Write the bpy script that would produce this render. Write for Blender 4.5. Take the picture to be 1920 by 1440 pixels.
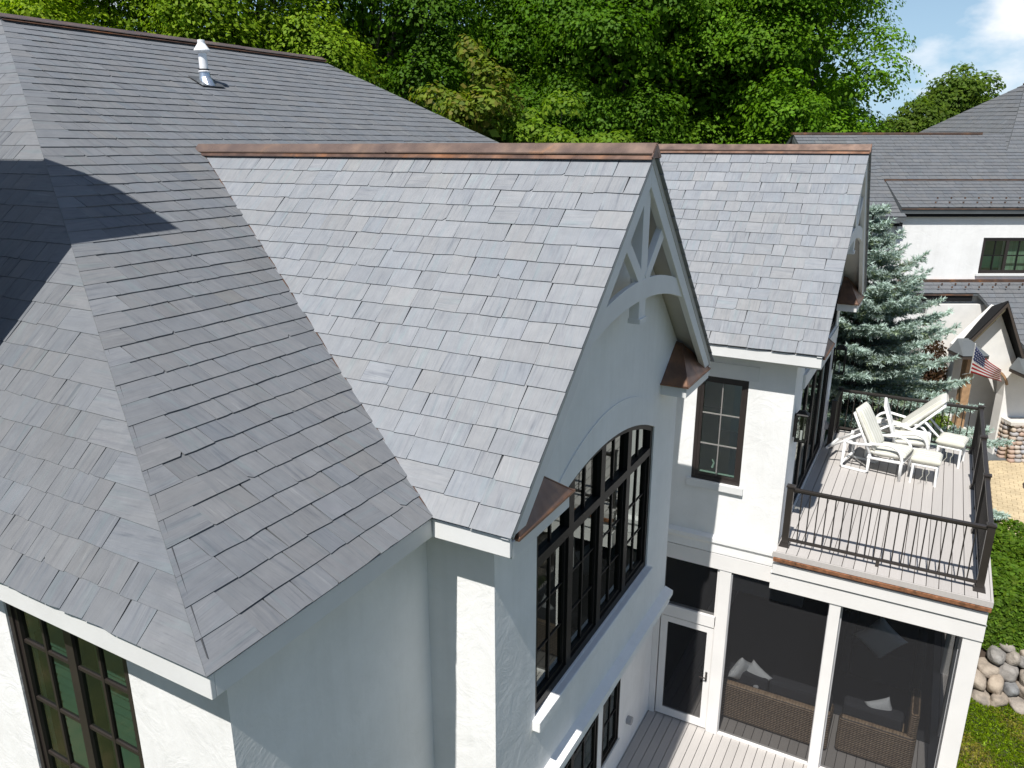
import bpy, bmesh, math, random
import numpy as np
from mathutils import Vector, Matrix, Quaternion
from mathutils.geometry import tessellate_polygon
for o in list(bpy.data.objects): bpy.data.objects.remove(o)
scene = bpy.context.scene
COL = scene.collection
R = math.radians
rnd = random.Random(7)
# ------------------------------------------------------------------ camera, sky, sun, exposure
CAM = Vector((2.9914, -4.2270, 2.5961)); YAW = R(28.8133); PITCH = R(-17.1149)
cam = bpy.data.cameras.new('camera'); camo = bpy.data.objects.new('camera', cam); COL.objects.link(camo)
cam.sensor_width = 36; cam.lens = 27.267; cam.clip_start = .05; cam.clip_end = 2000
camo.location = CAM; camo.rotation_euler = (R(90) + PITCH, 0, YAW)
scene.camera = camo
scene.render.resolution_x = 1024; scene.render.resolution_y = 768
SUN_D = Vector((-.05, 1, -1.6)).normalized()
world = bpy.data.worlds.new('World'); scene.world = world; world.use_nodes = True
wn = world.node_tree.nodes; wl = world.node_tree.links
bg = wn['Background']; sky = wn.new('ShaderNodeTexSky'); sky.sky_type = 'NISHITA'; sky.sun_disc = False
sky.sun_elevation = math.asin(-SUN_D.z); sky.sun_rotation = R(180); sky.air_density = 1.0; sky.dust_density = .3; sky.ozone_density = 1.6
tc = wn.new('ShaderNodeTexCoord'); mp = wn.new('ShaderNodeMapping'); mp.inputs['Scale'].default_value = (1, 1, 1.9)
mp.inputs['Location'].default_value = (6.0, 2.2, 1.9)
cn = wn.new('ShaderNodeTexNoise'); cn.inputs['Scale'].default_value = 3.2; cn.inputs['Detail'].default_value = 7; cn.inputs['Roughness'].default_value = .52
cr = wn.new('ShaderNodeValToRGB'); cr.color_ramp.elements[0].position = .57; cr.color_ramp.elements[1].position = .645
cr.color_ramp.elements[1].color = (.92, .92, .92, 1)
mx = wn.new('ShaderNodeMix'); mx.data_type = 'RGBA'; mx.inputs['B'].default_value = (11.5, 11.7, 12.1, 1)
wl.new(tc.outputs['Generated'], mp.inputs[0]); wl.new(mp.outputs[0], cn.inputs['Vector']); wl.new(cn.outputs[0], cr.inputs[0])
wl.new(cr.outputs[0], mx.inputs['Factor']); sx = wn.new('ShaderNodeSeparateXYZ'); wl.new(tc.outputs['Generated'], sx.inputs[0])
hz = wn.new('ShaderNodeMapRange'); hz.interpolation_type = 'SMOOTHSTEP'; wl.new(sx.outputs['Z'], hz.inputs[0])
hz.inputs[1].default_value = -.05; hz.inputs[2].default_value = .38; hz.inputs[3].default_value = .85; hz.inputs[4].default_value = 0
hm = wn.new('ShaderNodeMix'); hm.data_type = 'RGBA'; hm.inputs['B'].default_value = (4.9, 7.6, 10.4, 1)
wl.new(hz.outputs[0], hm.inputs['Factor']); wl.new(sky.outputs[0], hm.inputs['A']); wl.new(hm.outputs['Result'], mx.inputs['A']); wl.new(mx.outputs['Result'], bg.inputs[0])
bg.inputs[1].default_value = .074
sl = bpy.data.lights.new('sun', 'SUN'); sl.energy = 5.0; sl.angle = R(.53); sl.color = (1, .97, .92)
so = bpy.data.objects.new('sun', sl); COL.objects.link(so); so.rotation_euler = SUN_D.to_track_quat('-Z', 'Y').to_euler(); so.location = (0, -20, 30)
vs = scene.view_settings; vs.view_transform = 'Standard'; vs.look = 'None'; vs.exposure = .34; vs.gamma = 1; vs.use_curve_mapping = False

# ------------------------------------------------------------------ materials
MATS = {}
def new_mat(n):
    m = bpy.data.materials.new(n); m.use_nodes = True; MATS[n] = m
    return m, m.node_tree.nodes, m.node_tree.links, m.node_tree.nodes['Principled BSDF']
def noise(N, L, vec, scale, detail=4, rough=.5, dist=0):
    t = N.new('ShaderNodeTexNoise'); t.inputs['Scale'].default_value = scale; t.inputs['Detail'].default_value = detail
    t.inputs['Roughness'].default_value = rough; t.inputs['Distortion'].default_value = dist
    if vec is not None: L.new(vec, t.inputs['Vector'])
    return t.outputs[0]
def ramp(N, L, src, stops):
    r = N.new('ShaderNodeValToRGB'); e = r.color_ramp.elements
    while len(e) < len(stops): e.new(.5)
    for k, (p, c) in zip(e, stops):
        k.position = p; k.color = (*c, 1) if len(c) == 3 else c
    L.new(src, r.inputs[0]); return r.outputs[0]
def mixc(N, L, f, a, b, mode='MIX'):
    m = N.new('ShaderNodeMix'); m.data_type = 'RGBA'; m.blend_type = mode
    for s, v in (('Factor', f), ('A', a), ('B', b)):
        if hasattr(v, 'links'): L.new(v, m.inputs[s])
        else: m.inputs[s].default_value = v if s == 'Factor' else (*v, 1)
    return m.outputs['Result']
def bump(N, L, P, h, strength, dist):
    b = N.new('ShaderNodeBump'); b.inputs['Strength'].default_value = strength; b.inputs['Distance'].default_value = dist
    L.new(h, b.inputs['Height']); L.new(b.outputs[0], P.inputs['Normal'])
def objco(N): return N.new('ShaderNodeTexCoord').outputs['Object']
def mapv(N, L, v, s):
    m = N.new('ShaderNodeMapping'); m.inputs['Scale'].default_value = s; L.new(v, m.inputs[0]); return m.outputs[0]
def geo(N): return N.new('ShaderNodeNewGeometry').outputs['Position']
def simple(n, c, rough=.6, metal=0, var=.08, vs_=3., bmp=0, bs=60, bd=.004, spec=.5):
    m, N, L, P = new_mat(n); g = geo(N)
    f = noise(N, L, g, vs_, 5)
    a = tuple(x * (1 - var) for x in c); b = tuple(min(1, x * (1 + var)) for x in c)
    L.new(ramp(N, L, f, [(.3, a), (.7, b)]), P.inputs['Base Color'])
    P.inputs['Roughness'].default_value = rough; P.inputs['Metallic'].default_value = metal; P.inputs['Specular IOR Level'].default_value = spec
    if bmp: bump(N, L, P, noise(N, L, g, bs, 4), bmp, bd)
    return m
# stucco: hand-trowelled white, fine relief plus broad swirls
m, N, L, P = new_mat('stucco'); g = geo(N)
n1 = noise(N, L, g, 3.2, 6, .62, 1.4); n2 = noise(N, L, g, 38, 3, .6)
c = ramp(N, L, noise(N, L, g, 1.1, 6, .65), [(.3, (.74, .735, .72)), (.7, (.84, .835, .825))])
c = mixc(N, L, .25, c, ramp(N, L, noise(N, L, mapv(N, L, g, (9, 9, .5)), 1, 5, .6), [(.30, (.86, .855, .84)), (.55, (1, 1, 1))]), 'MULTIPLY')
L.new(c, P.inputs['Base Color'])
mm = N.new('ShaderNodeMath'); mm.operation = 'MULTIPLY_ADD'; L.new(n2, mm.inputs[0]); mm.inputs[1].default_value = .10; L.new(n1, mm.inputs[2])
bump(N, L, P, mm.outputs[0], .45, .020); P.inputs['Roughness'].default_value = .85; P.inputs['Specular IOR Level'].default_value = .25
simple('trim', (.70, .70, .69), .55, var=.04, bmp=.15, bs=25, bd=.004)
simple('porch_trim', (.74, .72, .70), .5, var=.03)
simple('soffit', (.50, .48, .45), .7, var=.05)
simple('dark_frame', (.010, .0095, .0095), .5, var=.15, spec=.25)
simple('bronze_frame', (.028, .022, .020), .4, var=.12)
simple('muntin_light', (.23, .22, .21), .4, var=.05)
simple('rail_metal', (.030, .025, .022), .35, var=.12)
simple('white_metal', (.82, .82, .81), .35, var=.02)
simple('pvc', (.84, .84, .85), .35, var=.03)
simple('galvanised', (.55, .62, .70), .28, .8, var=.2, vs_=12)
simple('rubber', (.03, .03, .03), .6)
simple('interior', (.16, .14, .12), .8)
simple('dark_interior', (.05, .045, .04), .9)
simple('shutter', (.11, .17, .15), .5)
simple('outlet', (.35, .35, .36), .5)
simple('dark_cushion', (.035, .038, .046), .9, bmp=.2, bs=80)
simple('bark', (.085, .068, .055), .9, var=.3, vs_=8, bmp=.8, bs=18, bd=.03)
simple('soil', (.06, .042, .03), .95, var=.3, bmp=.6, bs=30)
simple('wood_post', (.36, .22, .12), .6, var=.2, vs_=10)
simple('cast_cap', (.60, .57, .52), .8)
simple('tan_stucco', (.74, .725, .69), .85, var=.05, bmp=.4, bs=20, bd=.006)
simple('dark_brown', (.055, .042, .033), .6)
simple('far_trim', (.10, .11, .115), .5)
simple('dark_fascia_and_shade', (.012, .012, .013), .7, spec=.15)  # near-black for dark fascias, also used as painted shade
simple('mortar', (.17, .19, .17), .9, var=.25, vs_=25, bmp=.5, bs=50)
simple('underlay', (.04, .042, .046), .95)
simple('brass', (.5, .42, .3), .3, .9)
# slate
m, N, L, P = new_mat('slate')
at = N.new('ShaderNodeAttribute'); at.attribute_name = 'tone'; sv = N.new('ShaderNodeAttribute'); sv.attribute_name = 'suv'
sep = N.new('ShaderNodeSeparateColor'); L.new(at.outputs['Color'], sep.inputs[0])
st1 = noise(N, L, mapv(N, L, sv.outputs['Vector'], (26, 2.0, 1)), 1.0, 5, .62, .35)
st2 = noise(N, L, mapv(N, L, sv.outputs['Vector'], (110, 3.2, 1)), 1.0, 4, .65, .2)
st3 = noise(N, L, mapv(N, L, sv.outputs['Vector'], (15, 1.6, 1)), 1.0, 3, .5, .3)
sp = noise(N, L, mapv(N, L, sv.outputs['Vector'], (7, 6, 1)), 1.0, 6, .65)
hue = ramp(N, L, sep.outputs['Green'], [(0, (.83, .89, .98)), (.4, (.90, .93, .98)), (.65, (.94, .95, .97)), (.85, (.95, .955, .94)), (1, (.98, .97, .92))])
v1 = ramp(N, L, st1, [(.26, (.56, .58, .62)), (.40, (.86, .87, .89)), (.5, (1, 1, 1)), (.60, (.97, .97, .97)), (.74, (1.28, 1.27, 1.25))])
v2 = ramp(N, L, st2, [(.28, (.70, .71, .73)), (.42, (.97, .97, .97)), (.60, (1.0, 1.0, 1.0)), (.75, (1.20, 1.20, 1.18))])
v3 = ramp(N, L, sp, [(.3, (.86, .87, .88)), (.7, (1.08, 1.08, 1.07))])
scl = N.new('ShaderNodeVectorMath'); scl.operation = 'SCALE'; L.new(hue, scl.inputs[0]); L.new(sep.outputs['Red'], scl.inputs['Scale'])
c = mixc(N, L, sep.outputs['Blue'], scl.outputs[0], v1, 'MULTIPLY'); c = mixc(N, L, .9, c, v2, 'MULTIPLY'); c = mixc(N, L, .7, c, ramp(N, L, st3, [(.30, (.93, 1.03, 1.03)), (.45, (1.0, 1.0, 1.02)), (.55, (1.0, 1.0, 1.0)), (.70, (1.02, 1.0, 1.02))]), 'MULTIPLY'); c = mixc(N, L, .8, c, v3, 'MULTIPLY')
L.new(c, P.inputs['Base Color']); P.inputs['Roughness'].default_value = .66; P.inputs['Specular IOR Level'].default_value = .22
ad = N.new('ShaderNodeMath'); L.new(sp, ad.inputs[0]); L.new(st1, ad.inputs[1]); bump(N, L, P, ad.outputs[0], .35, .006)
# copper with tarnish
m, N, L, P = new_mat('copper'); g = geo(N)
L.new(ramp(N, L, noise(N, L, g, 2.4, 6, .6, .6), [(.30, (.13, .085, .07)), (.48, (.20, .125, .095)), (.60, (.28, .155, .10)), (.72, (.50, .22, .10))]), P.inputs['Base Color'])
P.inputs['Metallic'].default_value = .75
L.new(ramp(N, L, noise(N, L, g, 6, 4), [(.3, (.30,) * 3), (.7, (.52,) * 3)]), P.inputs['Roughness'])
bump(N, L, P, noise(N, L, g, 5, 3), .15, .01)
m, N, L, P = new_mat('copper_cap'); g = geo(N)
L.new(ramp(N, L, noise(N, L, g, 1.6, 6, .62, .8), [(.30, (.22, .155, .13)), (.50, (.28, .195, .155)), (.64, (.34, .23, .17)), (.76, (.52, .28, .16))]), P.inputs['Base Color'])
P.inputs['Metallic'].default_value = .7; L.new(ramp(N, L, noise(N, L, g, 5, 4), [(.3, (.24,) * 3), (.7, (.44,) * 3)]), P.inputs['Roughness']); bump(N, L, P, noise(N, L, g, 3, 3), .2, .012)
m, N, L, P = new_mat('copper_bright'); g = geo(N)
L.new(ramp(N, L, noise(N, L, g, 14, 6, .7, .4), [(.30, (.12, .075, .05)), (.44, (.30, .14, .075)), (.60, (.48, .22, .12)), (.76, (.75, .40, .24))]), P.inputs['Base Color'])
P.inputs['Metallic'].default_value = .55; P.inputs['Roughness'].default_value = .42; bump(N, L, P, noise(N, L, g, 20, 3), .3, .008)
simple('lead', (.09, .095, .10), .55, .3)
# glass: clear thin pane, Fresnel reflection
def glass(n, tint, ior):
    m, N, L, P = new_mat(n); N.remove(P); out = N['Material Output']
    t = N.new('ShaderNodeBsdfTransparent'); t.inputs[0].default_value = (*tint, 1)
    gl = N.new('ShaderNodeBsdfGlossy'); gl.inputs['Roughness'].default_value = .008; gl.inputs[0].default_value = (.93, 1, .96, 1)
    fr = N.new('ShaderNodeFresnel'); bf = N.new('ShaderNodeMapRange'); bf.inputs[3].default_value = ior; bf.inputs[4].default_value = 1 / ior; L.new(N.new('ShaderNodeNewGeometry').outputs['Backfacing'], bf.inputs[0]); L.new(bf.outputs[0], fr.inputs[0])   # a thin pane reflects the same from both sides
    mix = N.new('ShaderNodeMixShader'); L.new(fr.outputs[0], mix.inputs[0]); L.new(t.outputs[0], mix.inputs[1]); L.new(gl.outputs[0], mix.inputs[2])
    L.new(mix.outputs[0], out.inputs[0])
glass('glass', (.40, .53, .46), 2.3); glass('lamp_glass', (.7, .72, .7), 1.5)
def screen(n, t_, c):
    m, N, L, P = new_mat(n); N.remove(P); out = N['Material Output']
    t = N.new('ShaderNodeBsdfTransparent'); t.inputs[0].default_value = (1, 1, 1, 1)
    d = N.new('ShaderNodeBsdfDiffuse'); d.inputs[0].default_value = (*c, 1)
    mix = N.new('ShaderNodeMixShader'); mix.inputs[0].default_value = 1 - t_; L.new(t.outputs[0], mix.inputs[1]); L.new(d.outputs[0], mix.inputs[2])
    L.new(mix.outputs[0], out.inputs[0])
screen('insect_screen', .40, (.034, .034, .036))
# deck boards
m, N, L, P = new_mat('deck_board'); g = geo(N); oi = N.new('ShaderNodeObjectInfo')
gr = noise(N, L, mapv(N, L, g, (60, 1.5, 10)), 1, 4)
c = ramp(N, L, gr, [(.3, (.425, .40, .38)), (.7, (.45, .425, .405))])
c = mixc(N, L, 1, c, ramp(N, L, oi.outputs['Random'], [(0, (.93, .93, .93)), (1, (1.05, 1.05, 1.05))]), 'MULTIPLY')
L.new(c, P.inputs['Base Color']); P.inputs['Roughness'].default_value = .65; bump(N, L, P, gr, .2, .003)
# cushion stripes
m, N, L, P = new_mat('cushion'); oc = objco(N)
wv = N.new('ShaderNodeTexWave'); wv.bands_direction = 'Y'; wv.inputs['Scale'].default_value = 3.2; wv.inputs['Distortion'].default_value = .6; L.new(oc, wv.inputs[0])
L.new(ramp(N, L, wv.outputs[0], [(.25, (.62, .61, .55)), (.5, (.68, .67, .62)), (.8, (.42, .42, .35)), (.92, (.56, .55, .47))]), P.inputs['Base Color'])
P.inputs['Roughness'].default_value = .9; bump(N, L, P, noise(N, L, oc, 9, 3), .4, .02)
# pillow
m, N, L, P = new_mat('pillow'); oc = objco(N)
wv = N.new('ShaderNodeTexWave'); wv.inputs['Scale'].default_value = 14; wv.inputs['Distortion'].default_value = 5; wv.inputs['Detail'].default_value = 1; L.new(oc, wv.inputs[0])
L.new(ramp(N, L, wv.outputs[0], [(.4, (.42, .46, .50)), (.6, (.85, .87, .88))]), P.inputs['Base Color']); P.inputs['Roughness'].default_value = .9
# wicker weave
m, N, L, P = new_mat('wicker'); g = geo(N)
w1 = N.new('ShaderNodeTexWave'); w1.bands_direction = 'Z'; w1.inputs['Scale'].default_value = 9.5; w1.inputs['Distortion'].default_value = 1.2; w1.inputs['Detail Scale'].default_value = 3; L.new(g, w1.inputs[0])
w2 = N.new('ShaderNodeTexWave'); w2.bands_direction = 'X'; w2.inputs['Scale'].default_value = 6.5; w2.inputs['Distortion'].default_value = .8; L.new(g, w2.inputs[0])
mu = N.new('ShaderNodeMath'); mu.operation = 'MULTIPLY'; L.new(w1.outputs[0], mu.inputs[0]); 
m2 = N.new('ShaderNodeMath'); m2.operation = 'MULTIPLY_ADD'; L.new(w2.outputs[0], m2.inputs[0]); m2.inputs[1].default_value = .5; m2.inputs[2].default_value = .5; L.new(m2.outputs[0], mu.inputs[1])
L.new(mixc(N, L, ramp(N, L, noise(N, L, g, 14, 4), [(.35, (0,) * 3), (.65, (1,) * 3)]), ramp(N, L, mu.outputs[0], [(.1, (.06, .04, .026)), (.6, (.36, .25, .16))]), ramp(N, L, mu.outputs[0], [(.1, (.07, .05, .032)), (.6, (.52, .38, .25))])), P.inputs['Base Color'])
bump(N, L, P, mu.outputs[0], .9, .015); P.inputs['Roughness'].default_value = .5
# foliage with per-leaf colour
def leafmat(n, rough=.45, trans=.35, gain=1.):
    m, N, L, P = new_mat(n); at = N.new('ShaderNodeAttribute'); at.attribute_name = 'col'
    L.new(at.outputs['Color'], P.inputs['Base Color']); P.inputs['Roughness'].default_value = rough; P.inputs['Specular IOR Level'].default_value = .18
    tr = N.new('ShaderNodeBsdfTranslucent'); L.new(mixc(N, L, 1, at.outputs['Color'], (1.5, 1.6, .6), 'MULTIPLY'), tr.inputs[0])
    mix = N.new('ShaderNodeMixShader'); mix.inputs[0].default_value = trans
    L.new(P.outputs[0], mix.inputs[1]); L.new(tr.outputs[0], mix.inputs[2]); L.new(mix.outputs[0], N['Material Output'].inputs[0])
leafmat('leaf', .6, .42); leafmat('needle', .5, .12); leafmat('grass_blade', .5, .3)
# ground
m, N, L, P = new_mat('lawn'); g = geo(N)
a = noise(N, L, g, .9, 5, .6); b = noise(N, L, g, 45, 3)
c = ramp(N, L, a, [(.38, (.034, .048, .010)), (.52, (.052, .062, .012)), (.64, (.10, .085, .03))])
L.new(mixc(N, L, .6, c, ramp(N, L, b, [(.3, (.5, .5, .5)), (.7, (1.3, 1.3, 1.2))]), 'MULTIPLY'), P.inputs['Base Color']); P.inputs['Roughness'].default_value = .9
bump(N, L, P, b, .8, .03)
simple('paver', (.50, .40, .25), .85, var=.16, vs_=2.2, bmp=.3, bs=30)
simple('paver_joint', (.30, .23, .14), .95)
# field stone
m, N, L, P = new_mat('boulder'); g = geo(N); oi = N.new('ShaderNodeObjectInfo')
c = ramp(N, L, noise(N, L, g, 5, 7, .65), [(.3, (.19, .18, .17)), (.5, (.34, .31, .28)), (.7, (.47, .44, .40))])
c = mixc(N, L, 1, c, ramp(N, L, oi.outputs['Random'], [(0, (.58, .64, .72)), (.5, (.84, .80, .75)), (1, (.95, .82, .68))]), 'MULTIPLY')
L.new(c, P.inputs['Base Color']); P.inputs['Roughness'].default_value = .85; bump(N, L, P, noise(N, L, g, 14, 6, .6), .7, .04)
m, N, L, P = new_mat('cobble'); oi = N.new('ShaderNodeObjectInfo'); g = geo(N)
c = ramp(N, L, oi.outputs['Random'], [(0, (.36, .24, .19)), (.35, (.42, .33, .26)), (.6, (.30, .29, .29)), (.8, (.48, .40, .32)), (1, (.26, .30, .36))])
L.new(c, P.inputs['Base Color']); P.inputs['Roughness'].default_value = .8; bump(N, L, P, noise(N, L, g, 20, 4), .4, .02)
m, N, L, P = new_mat('flag_cloth'); at = N.new('ShaderNodeAttribute'); at.attribute_name = 'col'; L.new(at.outputs['Color'], P.inputs['Base Color']); P.inputs['Roughness'].default_value = .7

# ------------------------------------------------------------------ mesh helpers (world coordinates)
class MB:
    def __init__(s): s.v = []; s.f = []
    def add(s, vs_, fs):
        b = len(s.v); s.v += [tuple(x) for x in vs_]; s.f += [tuple(i + b for i in f) for f in fs]; return s
    def box(s, lo, hi):
        x0, y0, z0 = lo; x1, y1, z1 = hi
        return s.add([(x0, y0, z0), (x1, y0, z0), (x1, y1, z0), (x0, y1, z0), (x0, y0, z1), (x1, y0, z1), (x1, y1, z1), (x0, y1, z1)],
                     [(0, 3, 2, 1), (4, 5, 6, 7), (0, 1, 5, 4), (1, 2, 6, 5), (2, 3, 7, 6), (3, 0, 4, 7)])
    def hexa(s, p): return s.add(p, [(0, 3, 2, 1), (4, 5, 6, 7), (0, 1, 5, 4), (1, 2, 6, 5), (2, 3, 7, 6), (3, 0, 4, 7)])
    def prism(s, poly, d):           # poly: 3D loop, d: extrusion vector
        n = len(poly); d = Vector(d); a = [Vector(p) for p in poly]; b = [p + d for p in a]
        return s.add(a + b, [tuple(range(n))[::-1], tuple(range(n, 2 * n))] + [(i, (i + 1) % n, n + (i + 1) % n, n + i) for i in range(n)])
    def bar(s, a, b, w, h, up=(0, 0, 1)):     # rectangular bar from a to b
        a = Vector(a); b = Vector(b); t = (b - a).normalized(); u = Vector(up)
        x = t.cross(u)
        if x.length < 1e-4: x = t.cross(Vector((1, 0, 0)))
        x.normalize(); y = x.cross(t).normalized()
        o = [-x * w / 2 - y * h / 2, x * w / 2 - y * h / 2, x * w / 2 + y * h / 2, -x * w / 2 + y * h / 2]
        return s.hexa([a + k for k in o] + [b + k for k in o])
    def tube(s, pts, r, n=8, cap=True):
        pts = [Vector(p) for p in pts]; rr = r if isinstance(r, (list, tuple)) else [r] * len(pts)
        base = len(s.v); pv = None
        for i, p in enumerate(pts):
            t = (pts[min(i + 1, len(pts) - 1)] - pts[max(i - 1, 0)]).normalized()
            if pv is None:
                pv = t.cross(Vector((0, 0, 1)))
                if pv.length < .05: pv = t.cross(Vector((1, 0, 0)))
            x = (pv - t * pv.dot(t)).normalized(); pv = x; y = t.cross(x)
            for k in range(n):
                a = 2 * math.pi * k / n; s.v.append(tuple(p + (x * math.cos(a) + y * math.sin(a)) * rr[i]))
        for i in range(len(pts) - 1):
            for k in range(n):
                a = base + i * n + k; b = base + i * n + (k + 1) % n; s.f.append((a, b, b + n, a + n))
        if cap:
            s.f.append(tuple(base + k for k in range(n))[::-1]); e = base + (len(pts) - 1) * n; s.f.append(tuple(e + k for k in range(n)))
        return s
def link(name, me, mat=None, parent=None):
    o = bpy.data.objects.new(name, me); COL.objects.link(o)
    if mat is not None and me is not None and not me.materials: me.materials.append(MATS[mat])
    if parent is not None:
        o.parent = parent
        o.matrix_parent_inverse = Matrix.Translation(-wloc(parent))
    return o
def wloc(o):
    l = Vector(o.location)
    if o.parent: l = l + wloc(o.parent) + o.matrix_parent_inverse.translation
    return l
def obj(name, mb, mat, parent=None, center=True, smooth=False, bevel=0):
    vs_ = mb.v
    c = Vector((0, 0, 0))
    if center:
        a = np.array(vs_); c = Vector(((a[:, 0].min() + a[:, 0].max()) / 2, (a[:, 1].min() + a[:, 1].max()) / 2, a[:, 2].min()))
        vs_ = (a - np.array(c)).tolist()
    me = bpy.data.meshes.new(name); me.from_pydata(vs_, [], mb.f); me.update()
    if smooth: me.polygons.foreach_set('use_smooth', [True] * len(me.polygons))
    o = link(name, me, mat, parent); o.location = c
    if bevel:
        md = o.modifiers.new('edge', 'BEVEL'); md.width = bevel; md.segments = 2; md.limit_method = 'ANGLE'
    return o
def box(name, lo, hi, mat, parent=None, bevel=0): return obj(name, MB().box(lo, hi), mat, parent, bevel=bevel)
def tag(o, label=None, cat=None, group=None, kind=None):
    if label: o['label'] = label
    if cat: o['category'] = cat
    if group: o['group'] = group
    if kind: o['kind'] = kind
    return o
def thing(name, loc, label, cat, group=None):
    o = bpy.data.objects.new(name, None); COL.objects.link(o); o.location = loc; o.empty_display_size = .2
    return tag(o, label, cat, group)
def copy_tree(o, parent=None):
    c = o.copy(); COL.objects.link(c)
    if parent is not None: c.parent = parent; c.matrix_parent_inverse = o.matrix_parent_inverse.copy()
    for ch in list(o.children): copy_tree(ch, c)
    return c
def poly_slab(mb, outer, holes, mapf, w0, w1):        # 2D outline with holes, extruded between w0 and w1
    loops = [outer] + holes; flat = [p for l in loops for p in l]
    tris = tessellate_polygon([[Vector((p[0], p[1], 0)) for p in l] for l in loops])
    n = len(flat)
    vs_ = [mapf(p[0], p[1], w1) for p in flat] + [mapf(p[0], p[1], w0) for p in flat]
    fs = [tuple(t) for t in tris] + [tuple(i + n for i in t[::-1]) for t in tris]
    b = 0
    for l in loops:
        k = len(l); fs += [(b + i, b + (i + 1) % k, n + b + (i + 1) % k, n + b + i) for i in range(k)]; b += k
    return mb.add(vs_, fs)
def fixn(o):
    bm = bmesh.new(); bm.from_mesh(o.data); bmesh.ops.recalc_face_normals(bm, faces=bm.faces); bm.to_mesh(o.data); bm.free(); return o
def rect(u0, u1, v0, v1): return [(u0, v0), (u1, v0), (u1, v1), (u0, v1)]
def faceE(x0): return lambda u, v, w: (x0 + w, u, v)          # wall looking +X, u = y
def faceS(y0): return lambda u, v, w: (u, y0 - w, v)          # wall looking -Y, u = x
def hx(mapf, u0, u1, v0, v1, w0, w1):
    return [mapf(u0, v0, w0), mapf(u1, v0, w0), mapf(u1, v1, w0), mapf(u0, v1, w0), mapf(u0, v0, w1), mapf(u1, v0, w1), mapf(u1, v1, w1), mapf(u0, v1, w1)]
def pbox(name, mapf, u0, u1, v0, v1, w0, w1, mat, parent, bevel=0):
    return obj(name, MB().hexa(hx(mapf, u0, u1, v0, v1, w0, w1)), mat, parent, bevel=bevel)
def pane(mapf, poly, w, parent, mat='glass'):
    tu, tv = rnd.gauss(0, .004), rnd.gauss(0, .004); cu = sum(p[0] for p in poly) / len(poly); cv = sum(p[1] for p in poly) / len(poly)
    q = [mapf(p[0], p[1], w + tu * (p[0] - cu) + tv * (p[1] - cv)) for p in poly]
    me = bpy.data.meshes.new('pane'); c = Vector(q[0]); me.from_pydata([Vector(p) - c for p in q], [], [tuple(range(len(q)))]); me.update()
    o = link('pane', me, mat, parent); o.location = c; return o

# ------------------------------------------------------------------ the setting: ground
GZ, TZ = -7.0, -6.2
tag(box('lawn', (-300, -300, GZ - .3), (300, 300, GZ), 'lawn'), kind='structure')
mb = MB(); poly_slab(mb, [(4.35, 10.95), (250, 10.95), (250, 250), (-250, 250), (-250, 14.2), (4.35, 14.2)], [], lambda u, v, w: (u, v, w), GZ - .1, TZ)
tag(fixn(obj('terrace_ground', mb, 'soil')), kind='structure')
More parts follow.
